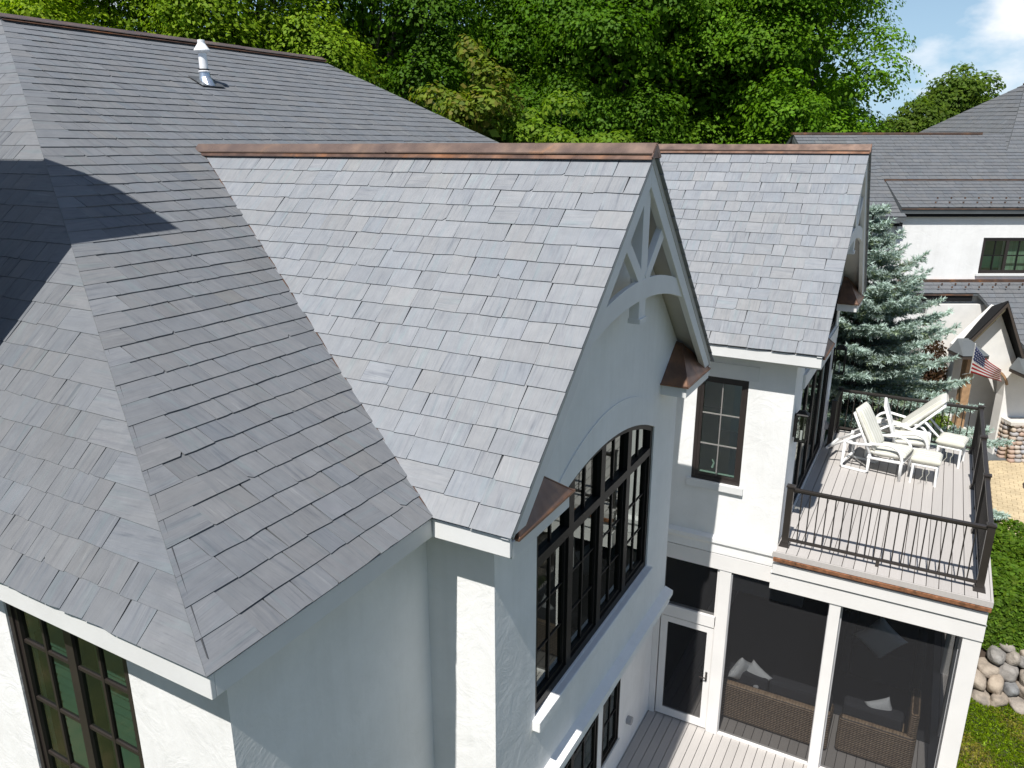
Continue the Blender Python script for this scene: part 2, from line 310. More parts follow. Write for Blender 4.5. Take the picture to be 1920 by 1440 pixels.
# ------------------------------------------------------------------ slates
HB = []                                   # candidate slates of the main house (individual or joined)
def clip(poly, a, b):                     # keep the left side of a->b
    out = []; n = len(poly)
    def sd(p): return (b[0] - a[0]) * (p[1] - a[1]) - (b[1] - a[1]) * (p[0] - a[0])
    for i in range(n):
        p, q = poly[i], poly[(i + 1) % n]; dp, dq = sd(p), sd(q)
        if dp >= 0: out.append(p)
        if dp * dq < 0:
            t = dp / (dp - dq); out.append((p[0] + (q[0] - p[0]) * t, p[1] + (q[1] - p[1]) * t))
    return out
def area2(p): return abs(sum(p[i][0] * p[(i + 1) % len(p)][1] - p[(i + 1) % len(p)][0] * p[i][1] for i in range(len(p)))) / 2
def slates(O, U, V, region, expo, wmin, wmax, base, seed, thick=.009, lift=.017, hips=(), drop=None, coarse=False):
    """lay one roof face: O eave point, U along the eave, V up the slope, region = convex loop in (u,v)"""
    rg = random.Random(seed); O = Vector(O); U = Vector(U).normalized(); V = Vector(V).normalized(); Nn = U.cross(V).normalized()
    u0 = min(p[0] for p in region); u1 = max(p[0] for p in region); v1 = max(p[1] for p in region)
    out = []; i = 0
    while i * expo < v1:
        v0 = i * expo; tail = rg.gauss(0, .001)
        lo = []; hi = []
        for vv in (v0 + .001, min(v0 + expo, v1 - .001)):
            xs = []
            for j in range(len(region)):
                a, b = region[j], region[(j + 1) % len(region)]
                if (a[1] - vv) * (b[1] - vv) < 0: xs.append(a[0] + (b[0] - a[0]) * (vv - a[1]) / (b[1] - a[1]))
                elif a[1] == vv: xs.append(a[0])
            if xs: lo.append(min(xs)); hi.append(max(xs))
        lo_ = (max(lo) if lo else u0) + .13; hi_ = (min(hi) if hi else u1) - .13
        bs = [u0 - .5]; u = u0 - rg.random() * wmax
        while u < u1:
            if lo_ < u < hi_: bs.append(u)
            u += rg.uniform(wmin, wmax)
        bs.append(u1 + .5)
        if bs[1] - lo_ > .45 and len(bs) > 2: bs.insert(1, (bs[1] + lo_) / 2)
        for u, ue in zip(bs, bs[1:]):
            w = ue - u; gap = rg.uniform(.001, .0035)
            vb = v0 + tail + rg.gauss(0, .0016); vt = v0 + expo * 1.12
            sk = rg.gauss(0, .003); k2 = rg.gauss(0, .004)
            p = [(u + gap, vb + sk), (u + w - gap, vb - sk), (u + w - gap + k2, vt), (u + gap + k2, vt)]
            if not coarse:
                c = rg.random()
                if c < .05:
                    d = rg.uniform(.012, .035); p = [(p[0][0], p[0][1] + d), (p[0][0] + d, p[0][1])] + p[1:]
                elif c < .10:
                    d = rg.uniform(.012, .035); p = [p[0], (p[1][0] - d, p[1][1]), (p[1][0], p[1][1] + d)] + p[2:]
                if rg.random() < .7:     # ragged tail
                    b = [k for k in p if k[1] < v0 + expo * .5 and k[1] < vb + .012]
                    if len(b) >= 2:
                        j = p.index(b[0]) + 1; a_, b_ = b[0], b[1]; t = rg.uniform(.3, .7)
                        p.insert(j, (a_[0] + (b_[0] - a_[0]) * t, a_[1] + (b_[1] - a_[1]) * t + rg.gauss(0, .0028)))
            n = len(region)
            for j in range(n):
                p = clip(p, region[j], region[(j + 1) % n])
                if len(p) < 3: break
            if len(p) >= 3 and area2(p) > .0006:
                cu = sum(k[0] for k in p) / len(p); cv = sum(k[1] for k in p) / len(p)
                if not (drop and drop(cu, cv, p)):
                    tilt = rg.gauss(0, .003); t = thick * rg.uniform(.8, 1.25); up = lift * rg.uniform(.9, 1.12)
                    edge = any(abs((h[1][0] - h[0][0]) * (cv - h[0][1]) - (h[1][1] - h[0][1]) * (cu - h[0][0])) / math.dist(h[0], h[1]) < .17 for h in hips)
                    if edge: tilt *= .3
                    def H(k): return up - (k[1] - v0) / (expo * 1.12) * (up * .25 if edge and thick > .008 else up - thick * .8) + tilt * (k[0] - cu)
                    top = [O + U * k[0] + V * k[1] + Nn * H(k) for k in p]
                    bot = [O + U * k[0] + V * k[1] + Nn * (H(k) - t) for k in p]
                    m = len(p)
                    fs = [tuple(range(m)), tuple(range(2 * m - 1, m - 1, -1))] + [(a, m + a, m + (a + 1) % m, (a + 1) % m) for a in range(m)]
                    ox, oy = rg.uniform(0, 90), rg.uniform(0, 90)
                    cross = edge or rg.random() < .07; an = rg.gauss(0, .05)
                    suv = []
                    for k in p + p:
                        a_, b_ = k[0] - cu, k[1] - cv
                        if cross: a_, b_ = b_, a_
                        suv.append((ox + a_ + an * b_, oy + b_, 0))
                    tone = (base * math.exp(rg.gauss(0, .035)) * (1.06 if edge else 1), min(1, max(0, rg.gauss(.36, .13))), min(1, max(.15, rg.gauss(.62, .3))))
                    out.append(dict(v=top + bot, f=fs, suv=suv, tone=tone, c=O + U * cu + V * cv, n=Nn, a=area2(p)))
        i += 1
    return out
def slate_mesh(name, lst, origin=Vector((0, 0, 0))):
    v = []; f = []; tn = []; su = []
    for s in lst:
        b = len(v); v += [tuple(p - origin) for p in s['v']]; f += [tuple(i + b for i in q) for q in s['f']]
        tn += [(*s['tone'], 1)] * len(s['v']); su += s['suv']
    me = bpy.data.meshes.new(name); me.from_pydata(v, [], f); me.update()
    a = me.attributes.new('tone', 'FLOAT_COLOR', 'POINT'); a.data.foreach_set('color', np.array(tn, dtype=np.float32).ravel())
    a = me.attributes.new('suv', 'FLOAT_VECTOR', 'POINT'); a.data.foreach_set('vector', np.array(su, dtype=np.float32).ravel())
    me.materials.append(MATS['slate']); return me
FWD = Vector((-math.sin(YAW) * math.cos(PITCH), math.cos(YAW) * math.cos(PITCH), math.sin(PITCH))); RGT = Vector((math.cos(YAW), math.sin(YAW), 0)); UPV = RGT.cross(FWD)
def score(s):
    d = s['c'] - CAM; z = d.dot(FWD)
    if z < .5: return 0
    x = d.dot(RGT) / z * .7573; y = d.dot(UPV) / z * .7573
    if abs(x) > .5 or abs(y) > .375: return 0
    return s['a'] * max(0, -d.normalized().dot(s['n'])) / z ** 2
# ------------------------------------------------------------------ the main house
W, HH, GA, RM, HM, CY = 2.63, 2.55, .658, 8.5, 4.2305, 2.029
KM = HM / RM; MV = HH / KM; YR0, YR1 = 2.445, 8.637; NE = YR1 + (YR0 + CY)
GB, EB, XW, YW = 1.855, 6.192, 1.506, 6.528; B2 = EB + 2 * W
SLA = math.hypot(W, HH)
house = thing('house', (-4, 3, GZ), 'white stucco house with grey slate hip roof and two steep front gables', 'house')
roof_mb = MB(); DZ = Vector((0, 0, -.11))
def inset(p, z=-.022): return (p[0], p[1], p[2] + z)
e_ = .06
roof_mb.prism([inset(p) for p in [(-e_, -CY + e_, e_ * KM), (-e_, NE - e_, e_ * KM), (-RM, YR1, HM), (-RM, YR0, HM)]], DZ)
KL = HM / (YR0 + CY)
roof_mb.prism([inset(p) for p in [(-2 * RM + e_, -CY + e_, e_ * KL), (-e_, -CY + e_, e_ * KL), (-RM, YR0, HM)]], DZ)
roof_mb.prism([inset(p) for p in [(-e_, NE - e_, e_ * KL), (-2 * RM + e_, NE - e_, e_ * KL), (-RM, YR1, HM)]], DZ)
roof_mb.prism([inset(p) for p in [(-2 * RM + e_, NE - e_, e_ * KM), (-2 * RM + e_, -CY + e_, e_ * KM), (-RM, YR0, HM), (-RM, YR1, HM)]], DZ)
roof = obj('roof', roof_mb, 'underlay', house); fixn(roof)
cA, sA = W / SLA, HH / SLA
LM = math.hypot(RM, HM); cM, sM = RM / LM, HM / LM
# middle (east) face; slates under the two wings are dropped
def under_wing(u, v, p):
    y = -CY + u; x = -v * cM; z = v * sM
    for e in (0, EB):
        k = min(y - e, e + 2 * W - y)
        if k > .15 and k * HH / W > z + .24: return True
    return False
LMx = NE + CY
mreg = [(-.014, 0), (LMx, 0), (YR1 + CY, LM), (YR0 + CY - .014, LM)]   # the east face laps over the south face at the hip
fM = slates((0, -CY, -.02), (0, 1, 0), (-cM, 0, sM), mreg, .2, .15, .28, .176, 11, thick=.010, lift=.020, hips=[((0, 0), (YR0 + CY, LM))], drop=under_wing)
LL = math.hypot(YR0 + CY, HM)
lreg = [(-2 * RM, 0), (-.006, 0), (-RM - .006, LL)]
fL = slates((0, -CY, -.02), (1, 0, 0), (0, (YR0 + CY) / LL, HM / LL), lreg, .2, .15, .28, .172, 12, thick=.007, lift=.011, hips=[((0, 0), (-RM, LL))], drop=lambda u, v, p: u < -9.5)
def wing_faces(gx, e, seed):
    vr = (MV / SLA)
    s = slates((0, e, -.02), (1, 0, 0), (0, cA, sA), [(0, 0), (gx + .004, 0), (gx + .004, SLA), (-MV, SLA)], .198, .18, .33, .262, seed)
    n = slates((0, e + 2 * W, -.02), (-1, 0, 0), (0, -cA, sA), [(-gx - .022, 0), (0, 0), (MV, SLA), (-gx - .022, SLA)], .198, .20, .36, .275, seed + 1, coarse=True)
    return s, n
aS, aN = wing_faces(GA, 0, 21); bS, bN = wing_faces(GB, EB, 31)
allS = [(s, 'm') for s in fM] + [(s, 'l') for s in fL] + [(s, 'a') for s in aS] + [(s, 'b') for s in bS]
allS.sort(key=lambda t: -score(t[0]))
wings = {}
for nm, gx, e in (('a', GA, 0), ('b', GB, EB)):
    mb = MB()
    g2 = gx - .012
    mb.prism([inset(p) for p in [(-e_, e + e_, e_ * HH / W), (g2, e + e_, e_ * HH / W), (g2, e + W, HH), (-MV, e + W, HH)]], (0, 0, -.09))
    mb.prism([inset(p) for p in [(g2, e + 2 * W - e_, e_ * HH / W), (-e_, e + 2 * W - e_, e_ * HH / W), (-MV, e + W, HH), (g2, e + W, HH)]], (0, 0, -.09))
    wings[nm] = fixn(obj('wing_roof', mb, 'soffit', house)); wm = wings[nm].data; wm.materials.append(MATS['underlay'])
    for pg in wm.polygons: pg.material_index = 1 if pg.normal.z > .3 else 0
par = {'m': roof, 'l': roof, 'a': wings['a'], 'b': wings['b']}
NIND = 300
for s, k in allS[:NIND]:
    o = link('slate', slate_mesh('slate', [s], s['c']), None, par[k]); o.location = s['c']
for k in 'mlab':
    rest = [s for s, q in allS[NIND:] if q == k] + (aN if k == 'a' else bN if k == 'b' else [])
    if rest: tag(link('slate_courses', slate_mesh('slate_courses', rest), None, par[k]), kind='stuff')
# hip mortar line and valley flashing
def strip(name, a, b, r, mat, parent, lift=.02, n=24):
    a = Vector(a); b = Vector(b); pts = []
    for i in range(n + 1):
        p = a.lerp(b, i / n); pts.append(p + Vector((rnd.gauss(0, .002), rnd.gauss(0, .002), lift + rnd.gauss(0, .002))))
    obj(name, MB().tube(pts, [r * rnd.uniform(.8, 1.2) for _ in pts], 6), mat, parent)
strip('hip_joint', (-.015, -CY + .01, -.02), (-RM, YR0, HM - .02), .009, 'mortar', roof, -.002, 60)
strip('hip_joint', (-.015, NE - .01, -.02), (-RM, YR1, HM - .02), .008, 'mortar', roof, .016, 30)
for e in (0, EB):
    k = wings['a' if e == 0 else 'b']
    strip('valley_flashing', (0, e, -.02), (-MV, e + W, HH - .02), .007, 'copper', k, .012, 30)
    strip('valley_flashing', (0, e + 2 * W, -.02), (-MV, e + W, HH - .02), .007, 'copper', k, .012, 10)
# copper ridges: flashing strips, a vent gap and a raised cap
def ridge(a, b, ka, parent, axis, end=True, drop=.0):
    a = Vector(a); b = Vector(b); side = Vector((0, 1, 0)) if axis == 'x' else Vector((1, 0, 0)); t = (b - a).normalized()
    cs = 1 / math.hypot(1, ka); sn = ka * cs
    for sg in (-1, 1):
        d = side * sg * cs + Vector((0, 0, -sn)); nn = side * sg * sn + Vector((0, 0, cs))
        o = Vector((0, 0, .012))
        mb = MB().prism([a + o + d * .02 + nn * .012, b + o + d * .02 + nn * .012, b + o + d * .140 + nn * .012, a + o + d * .140 + nn * .012], nn * .006)
        fixn(obj('ridge_flashing', mb, 'copper', parent))
    L_ = (b - a).length; n = max(1, round(L_ / 2.4))
    for i in range(n):
        p = a + t * (L_ * i / n - (.012 if i else .02)); q_ = a + t * (L_ * (i + 1) / n + .012); lz = .062 + .004 * (i % 2)
        prof = []
        for sg in (-1, 1):
            d = side * sg * cs + Vector((0, 0, -sn)); prof.append(d)
        up = Vector((0, 0, lz)); th = Vector((0, 0, -.008))
        loop = [p + up + prof[0] * .122 + Vector((0, 0, -.012)), p + up + prof[0] * .122, p + up, p + up + prof[1] * .122, p + up + prof[1] * .122 + Vector((0, 0, -.012)),
                p + up + prof[1] * .107 + Vector((0, 0, -.012)), p + up + Vector((0, 0, -.014)), p + up + prof[0] * .107 + Vector((0, 0, -.012))]
        fixn(obj('ridge_cap', MB().prism(loop, q_ - p), 'copper_cap', parent))
    if end:
        d0 = side * cs + Vector((0, 0, -sn)); d1 = -side * cs + Vector((0, 0, -sn)); u_ = Vector((0, 0, .066))
        fixn(obj('ridge_end', MB().prism([b + u_, b + u_ + d0 * .17, b + u_ + d0 * .12 + Vector((0, 0, -.05)), b + Vector((0, 0, -.06)), b + u_ + d1 * .12 + Vector((0, 0, -.05)), b + u_ + d1 * .17], t * .012), 'copper', parent))
ridge((-MV - .02, W, HH), (GA + .01, W, HH), HH / W, wings['a'], 'x')
ridge((-MV - .02, EB + W, HH), (GB + .01, EB + W, HH), HH / W, wings['b'], 'x')
ridge((-RM, YR0 - .05, HM), (-RM, YR1 + .05, HM), KM, roof, 'y')
# fascias and soffits
FT, FB = -.035, -.185
def fascia(lo, hi): box('fascia', lo, hi, 'trim', house, bevel=.004)
fascia((-2 * RM, -CY + .02, FB), (-.02, -CY + .05, FT)); fascia((-.05, -CY + .051, FB), (-.02, 0.02, FT))
fascia((-.05, 2 * W - .02, FB), (-.02, EB + .02, FT)); fascia((-.05, B2 - .02, FB), (-.02, NE - .06, FT))
fascia((-.0195, .02, FB), (GA - .02, .05, FT)); fascia((-.0195, 2 * W - .05, FB), (GA - .02, 2 * W - .021, FT))
fascia((-.0195, EB + .02, FB), (GB - .02, EB + .05, FT)); fascia((-.0195, B2 - .05, FB), (GB - .02, B2 - .021, FT))
for lo, hi in [((-2 * RM, -CY + .05, -.16), (-.05, -1.7, -.15)), ((-.3, -1.7, -.161), (-.05, .05, -.151)), ((-.3, .05, -.160), (.33, .33, -.150)),
               ((-.3, 4.93, -.160), (.33, 2 * W - .05, -.150)), ((-.3, 2 * W - .05, -.161), (-.05, EB + .05, -.151)), ((-.3, EB + .05, -.160), (XW, YW, -.150)),
               ((-.3, B2 - .33, -.160), (XW, B2 - .05, -.150))]:
    box('soffit', lo, hi, 'soffit', house)
# walls
def wall(mapf, outer, holes=(), t=.16, mat='stucco', name='wall', parent=None):
    mb = MB(); poly_slab(mb, outer, list(holes), mapf, -t, 0); return fixn(obj(name, mb, mat, parent or house))
S_ = faceS(-1.7); LW = (-2.62, -1.235, -3.0, -.30)
wall(S_, rect(-16.7, -.3, GZ, -.165), [rect(*LW)])
E_ = faceE(-.3)
wall(E_, rect(-1.54, .33, GZ, -.165)); wall(E_, rect(4.93, YW, -3.3, -.165)); wall(E_, rect(B2 - .33, 12.7, GZ, -.165))
lowW = [(2.55, 4.22, -6.45, -4.35), (4.40, 5.06, -6.05, -4.35)]
wall(faceE(-.28), rect(.49, YW, GZ, -3.42), [rect(*r) for r in lowW])
wall(faceS(.33), rect(-.46, .327, GZ, -.165), t=.14)
AX = .33; gk = HH / W
def arch(u0, u1, zs, zp, n=18):
    c = (u0 + u1) / 2; h = (u1 - u0) / 2; f = zp - zs; r = (h * h + f * f) / (2 * f); out = []
    a = math.asin(h / r)
    for i in range(n + 1):
        t = a - 2 * a * i / n; out.append((c + r * math.sin(t), zp - r + r * math.cos(t)))
    return out
AW = (1.05, 4.09); archl = arch(AW[0], AW[1], -.57, -.235)
hole = [(AW[0], -2.42), (AW[1], -2.42)] + archl
wall(faceE(AX), [(.331, -3.42), (4.929, -3.42), (4.929, .33 * gk - .14), (W, HH - .14), (.331, .33 * gk - .14)], [hole])
wall(lambda u, v, w: (u, 4.93 + w, v), rect(-.46, .327, -3.42, -.165), t=.14)
box('wall', (-.28, .47, -3.55), (.325, 4.925, -3.425), 'stucco', house)
BW = (.16, .885, -2.20, -.58)
wall(faceS(YW), rect(-.46, XW - .003, -3.33, -.165), [rect(*BW)], t=.16)
BD = (7.3, 10.75, -2.94, -.80)
TR = (7.3, 10.75, -.55, .25)
BN = B2 - .33
wall(faceE(XW), [(YW + .001, -3.33), (BN, -3.33), (BN, .33 * gk - .14), (EB + W, HH - .14), (YW + .001, .33 * gk - .14)], [rect(*BD), rect(*TR)])
wall(lambda u, v, w: (u, BN + .002 + w, v), rect(-.46, XW - .003, GZ, -.165), t=.14)
wall(lambda u, v, w: (u, 12.7 + w, v), rect(-16.7, -.3, GZ, -.165)); wall(lambda u, v, w: (-16.7 - w, u, v), rect(-1.54, 12.5, GZ, -.165))
box('floor', (-16.4, -1.5, -3.32), (-.47, 12.4, -3.02), 'interior', house); box('floor', (-.47, .48, -3.31), (.16, 4.78, -3.03), 'interior', house); box('floor', (-.47, YW + .17, -3.32), (XW - .17, BN - .02, -3.0), 'interior', house)
box('partition', (-16.3, 5.6, -3.0), (-.5, 5.72, -.2), 'interior', house); box('partition', (-4.6, -1.5, -3.0), (-4.5, 5.59, -.2), 'interior', house)
box('partition', (-4.4, .6, -6.9), (-4.3, 12.3, -3.4), 'dark_interior', house)
# raised bands
for nm, mf, u0, u1 in (('band', faceE(AX), .29, 4.97), ):
    mb = MB(); prof = [(-3.40, .0), (-3.40, .07), (-3.30, .07), (-3.275, .11), (-3.21, .11), (-3.17, .0)]
    mb.prism([mf(u0, z, w) for z, w in prof], Vector(mf(u1, 0, 0)) - Vector(mf(u0, 0, 0))); fixn(obj('trim_band', mb, 'stucco', house))
mb = MB(); prof = [(-3.33, .0), (-3.33, .045), (-3.20, .045), (-3.15, .075), (-3.09, .075), (-3.05, 0)]
mb.prism([faceS(YW)(-.3, z, w) for z, w in prof], (XW + .02 + .3, 0, 0)); fixn(obj('trim_band', mb, 'stucco', house))
# arch surround of the gable window
outer = arch(AW[0] - .02, AW[1] + .30, -.56, .10, 22); inner = arch(AW[0], AW[1], -.57, -.235, 22)
mb = MB(); n = len(outer)
for i in range(n - 1):
    q = [outer[i], outer[i + 1], inner[i + 1], inner[i]]
    mb.add([faceE(AX)(p[0], p[1], .001) for p in q] + [faceE(AX)(p[0], p[1], .012) for p in q], [(4, 5, 6, 7), (0, 1, 5, 4), (2, 3, 7, 6)])
fixn(obj('arch_surround', mb, 'stucco', house))
# windows
def window(mapf, u0, u1, v0, v1, sashes, cols, rows, fr, depth, mat='dark_frame', mmat='dark_frame', mun=.022, sill=None, sash=.045, glassm='glass', parent=house):
    mb = MB(); wi, wo = -depth - .05, -depth + .035
    for a in ((u0, u0 + fr, v0, v1), (u1 - fr, u1, v0, v1), (u0 + fr, u1 - fr, v0, v0 + fr), (u0 + fr, u1 - fr, v1 - fr, v1)): mb.hexa(hx(mapf, *a, wi, wo))
    iw = (u1 - u0 - 2 * fr) / sashes; lites = []; bars = []
    for s in range(sashes):
        a = u0 + fr + s * iw; b = a + iw; d = wo - .015
        for q in ((a, a + sash, v0 + fr, v1 - fr), (b - sash, b, v0 + fr, v1 - fr), (a + sash, b - sash, v0 + fr, v0 + fr + sash), (a + sash, b - sash, v1 - fr - sash, v1 - fr)): mb.hexa(hx(mapf, *q, wi + .01, d))
        A, B, Cc, D = a + sash, b - sash, v0 + fr + sash, v1 - fr - sash
        for i in range(cols):
            for j in range(rows):
                lites.append(rect(A + (B - A) * i / cols, A + (B - A) * (i + 1) / cols, Cc + (D - Cc) * j / rows, Cc + (D - Cc) * (j + 1) / rows))
        for i in range(1, cols): x = A + (B - A) * i / cols; bars.append((x - mun / 2, x + mun / 2, Cc, D, -depth - .02, -depth + .012))
        for j in range(1, rows): y = Cc + (D - Cc) * j / rows; bars.append((A, B, y - mun / 2, y + mun / 2, -depth - .018, -depth + .010))
    f = fixn(obj('window', mb, mat, parent))
    for b in bars: fixn(pbox('muntin', mapf, *b, mmat, f))
    for l in lites: pane(mapf, l, -depth - .004, f, glassm)
    if sill: fixn(pbox('sill', mapf, u0 - sill[0], u1 + sill[0], v0 - sill[1], v0, -.10, sill[2], 'trim', f, bevel=.006))
    return f
# corner window under the eave, with louvred shutters inside
wL = window(S_, *LW, 2, 2, 5, .05, .05, 'bronze_frame', 'bronze_frame', .026)
for s in range(2):
    a = LW[0] + .05 + s * .6425
    for k in range(30):
        z = -2.85 + k * .083
        mb = MB().hexa([(a + .04, -1.50, z), (a + .31, -1.50, z), (a + .31, -1.46, z + .068), (a + .04, -1.46, z + .068), (a + .04, -1.492, z - .002), (a + .31, -1.492, z - .002), (a + .31, -1.452, z + .066), (a + .04, -1.452, z + .066)])
        fixn(obj('louver', mb, 'shutter', wL))
    for x in (a + .02, a + .33): box('shutter_stile', (x - .02, -1.50, -2.95), (x + .02, -1.46, -.33), 'shutter', wL)
box('curtain', (LW[0] - .3, -1.05, -3.0), (LW[1] + .1, -1.02, -.2), 'dark_interior', wL)
fixn(pbox('window_head', faceS(YW), BW[0] - .10, BW[1] + .13, BW[3] + .01, BW[3] + .22, 0.001, .022, 'trim', house))
wB = window(faceS(YW), *BW, 1, 2, 3, .05, .045, 'bronze_frame', 'muntin_light', .016, sill=(.06, .115, .05))
obj('figurine', MB().tube([(.42, YW + .2, -2.06), (.44, YW + .2, -1.98), (.41, YW + .2, -1.93)], [.02, .012, .01], 7), 'white_metal', house)
box('inner_sill', (BW[0], YW + .12, -2.14), (BW[1], YW + .17, -2.115), 'trim', house)
for r in lowW: window(faceE(-.28), *r, 2 if r[1] - r[0] > 1 else 1, 2, 3, .04, .03, 'dark_frame', 'dark_frame', .016, sill=(.03, .05, .03))
# gable window: four bays, transom bar, arched heads
G_ = faceE(AX); mb = MB(); dpt = .07; wi, wo = -dpt - .05, -dpt + .05
u0, u1 = AW; fr = .065; z0, zt = -2.42, -.865
for q in ((u0, u0 + fr, z0, -.56), (u1 - fr, u1, z0, -.56), (u0 + fr, u1 - fr, z0, z0 + .09), (u0 + fr, u1 - fr, zt - .045, zt + .045)): mb.hexa(hx(G_, *q, wi, wo))
def arch_z(u):
    c = (u0 + u1) / 2; h = (u1 - u0) / 2; f = -.235 + .57; r = (h * h + f * f) / (2 * f); return -.235 - r + math.sqrt(max(0, r * r - (u - c) ** 2))
bay = (u1 - u0) / 4
for k in (1, 2, 3): c = u0 + bay * k; mb.hexa(hx(G_, c - .055, c + .055, z0 + .09, zt - .045, wi, wo)); mb.hexa(hx(G_, c - .055, c + .055, zt + .045, arch_z(c) - .02, wi, wo))
oa = arch(u0, u1, -.57, -.235, 24)
for i in range(24):
    a, b = oa[i], oa[i + 1]; q = [a, b, (b[0], b[1] - .06), (a[0], a[1] - .06)]
    mb.hexa([G_(p[0], p[1], wi) for p in q] + [G_(p[0], p[1], wo + .001) for p in q])
gw = fixn(obj('window', mb, 'dark_frame', house))
for k in range(4):
    a = u0 + bay * k + (.055 if k else fr); b = u0 + bay * (k + 1) - (.055 if k < 3 else fr); s = .04
    mb = MB()
    for q in ((a, a + s, z0 + .09, zt - .045), (b - s, b, z0 + .09, zt - .045), (a + s, b - s, z0 + .09, z0 + .09 + s), (a + s, b - s, zt - .045 - s, zt - .045)): mb.hexa(hx(G_, *q, wi + .02, wo - .025))
    fixn(obj('sash', mb, 'dark_frame', gw)); A, B, Z0, Z1 = a + s, b - s, z0 + .09 + s, zt - .045 - s
    m_ = (A + B) / 2
    fixn(pbox('muntin', G_, m_ - .013, m_ + .013, Z0, Z1, -dpt - .02, -dpt + .015, 'dark_frame', gw)); top = min(arch_z(a + .001), arch_z(b - .001))
    fixn(pbox('muntin', G_, m_ - .013, m_ + .013, zt + .045, arch_z(m_) - .03, -dpt - .02, -dpt + .015, 'dark_frame', gw))
    for j in (1, 2):
        z = Z0 + (Z1 - Z0) * j / 3; fixn(pbox('muntin', G_, A, B, z - .009, z + .009, -dpt - .015, -dpt + .010, 'dark_frame', gw))
    for i in range(2):
        ua, ub = (A, m_) if i == 0 else (m_, B)
        for j in range(3): pane(G_, rect(ua, ub, Z0 + (Z1 - Z0) * j / 3, Z0 + (Z1 - Z0) * (j + 1) / 3), -dpt, gw)
        ua, ub = (a, m_) if i == 0 else (m_, b)
        pane(G_, [(ua, zt + .04), (ub, zt + .04)] + [(ub + (ua - ub) * t / 5, arch_z(ub + (ua - ub) * t / 5) - .02) for t in range(6)], -dpt, gw)
fixn(pbox('sill', G_, u0 - .05, u1 + .04, -2.54, -2.425, -.10, .075, 'stucco', gw, bevel=.01))
# gable dress: barge boards, open truss, copper pent returns (both wings)
def gable(gx, wx, e, full=True):
    X0, X1 = gx - .085, gx - .018
    def P(y, z): return (X0, e + y, z)
    D = (X1 - X0, 0, 0); bw = .27
    for sg in (0, 1):
        f = (lambda y: y) if sg == 0 else (lambda y: 2 * W - y)
        fixn(obj('barge_board', MB().prism([P(f(.0), -.035), P(f(W), HH - .04), P(f(W), HH - .04 - bw), P(f(.26), -.035)], D), 'trim', house, bevel=.004))
    tr = fixn(obj('gable_truss', MB().prism([P(W - .085, 2.20), P(W + .085, 2.20), P(W + .085, 1.04), P(W - .085, 1.04)], (.10, 0, 0)), 'trim', house, bevel=.004)); tr.location.x -= .06
    fixn(obj('post_foot', MB().prism([(X0 - .065, e + W - .095, 1.045), (X0 - .065, e + W + .095, 1.045), (X0 - .065, e + W + .095, 1.0), (X0 - .065, e + W - .095, 1.0)], (.12, 0, 0)), 'trim', tr))
    lo = []; hi = []
    for i in range(15):
        y = 1.18 + (2 * W - 2.36) * i / 14; t = (y - W) / (W - 1.18); hi.append((y, 1.41 - .27 * t * t)); lo.append((y, 1.22 - .25 * t * t))
    fixn(obj('collar_beam', MB().prism([P(*p) for p in hi] + [P(*p) for p in lo[::-1]], (.045, 0, 0)), 'trim', tr, bevel=.003))
    for sg in (-1, 1):
        fixn(obj('brace', MB().bar((X0 + .012, e + W + sg * .06, 1.40), (X0 + .012, e + W + sg * .56, 1.86), .065, .115, up=(0, .67, .74 * -sg if sg < 0 else -.74)), 'trim', tr, bevel=.003))
    for sg in (0, 1):
        f = (lambda y: e + y) if sg == 0 else (lambda y: e + 2 * W - y)
        ya, yb = sorted((f(.06), f(1.02)))
        rb = box('return_box', (wx, ya, -.215), (gx - .02, yb, -.075), 'trim', house, bevel=.005)
        pk = Vector((wx + .002, f(.52), .33)); q = [Vector((wx + .002, f(.0 + .12), -.07)), Vector((gx, f(.12), -.07)), Vector((gx + .005, f(1.04), -.07)), Vector((wx + .002, f(1.04), -.07))]
        pf = Vector((wx + .07, f(.52), .31))
        mb = MB().add([*q, pk, pf], [(0, 1, 5, 4), (1, 2, 5), (2, 3, 4, 5), (0, 3, 2, 1)])
        c_ = fixn(obj('pent_roof', mb, 'copper', rb))
        for a_, b_ in ((q[2], pf), (q[1], pf)): obj('seam', MB().tube([a_, b_], .007, 6), 'copper', c_)
        mb = MB().hexa([(wx, f(.1), -.085), (gx + .012, f(.1), -.085), (gx + .012, f(1.06), -.085), (wx, f(1.06), -.085), (wx, f(.1), -.066), (gx + .012, f(.1), -.066), (gx + .012, f(1.06), -.066), (wx, f(1.06), -.066)])
        fixn(obj('drip_edge', mb, 'copper', c_))
gable(GA, AX, 0); gable(GB, XW, EB)
# balcony doors and transoms
window(faceE(XW), *BD, 4, 1, 1, .06, .06, 'dark_frame', 'dark_frame', .02, sash=.08)
window(faceE(XW), *TR, 3, 2, 1, .05, .05, 'dark_frame', 'dark_frame', .02)
fixn(pbox('door_head', faceE(XW), BD[0] - .1, BD[1] + .1, -.78, -.57, .001, .035, 'trim', house))
# chimney behind the frame edge: it throws the shadow over the hip
ch = thing('chimney', (-5, -1.4, 0), 'broad stucco chimney with arched cap rising through the slate hip roof', 'chimney')
mb = MB()
pts = [(-7.0, -1.5), (-3.53, -1.5), (-3.53, 5.08), (-3.9, 5.22), (-4.3, 5.33), (-4.6, 5.27), (-4.93, 5.05), (-7.0, 5.03)]
mb.prism([(x, -1.85, z) for x, z in pts], (0, .8, 0)); fixn(obj('stack', mb, 'stucco', ch))
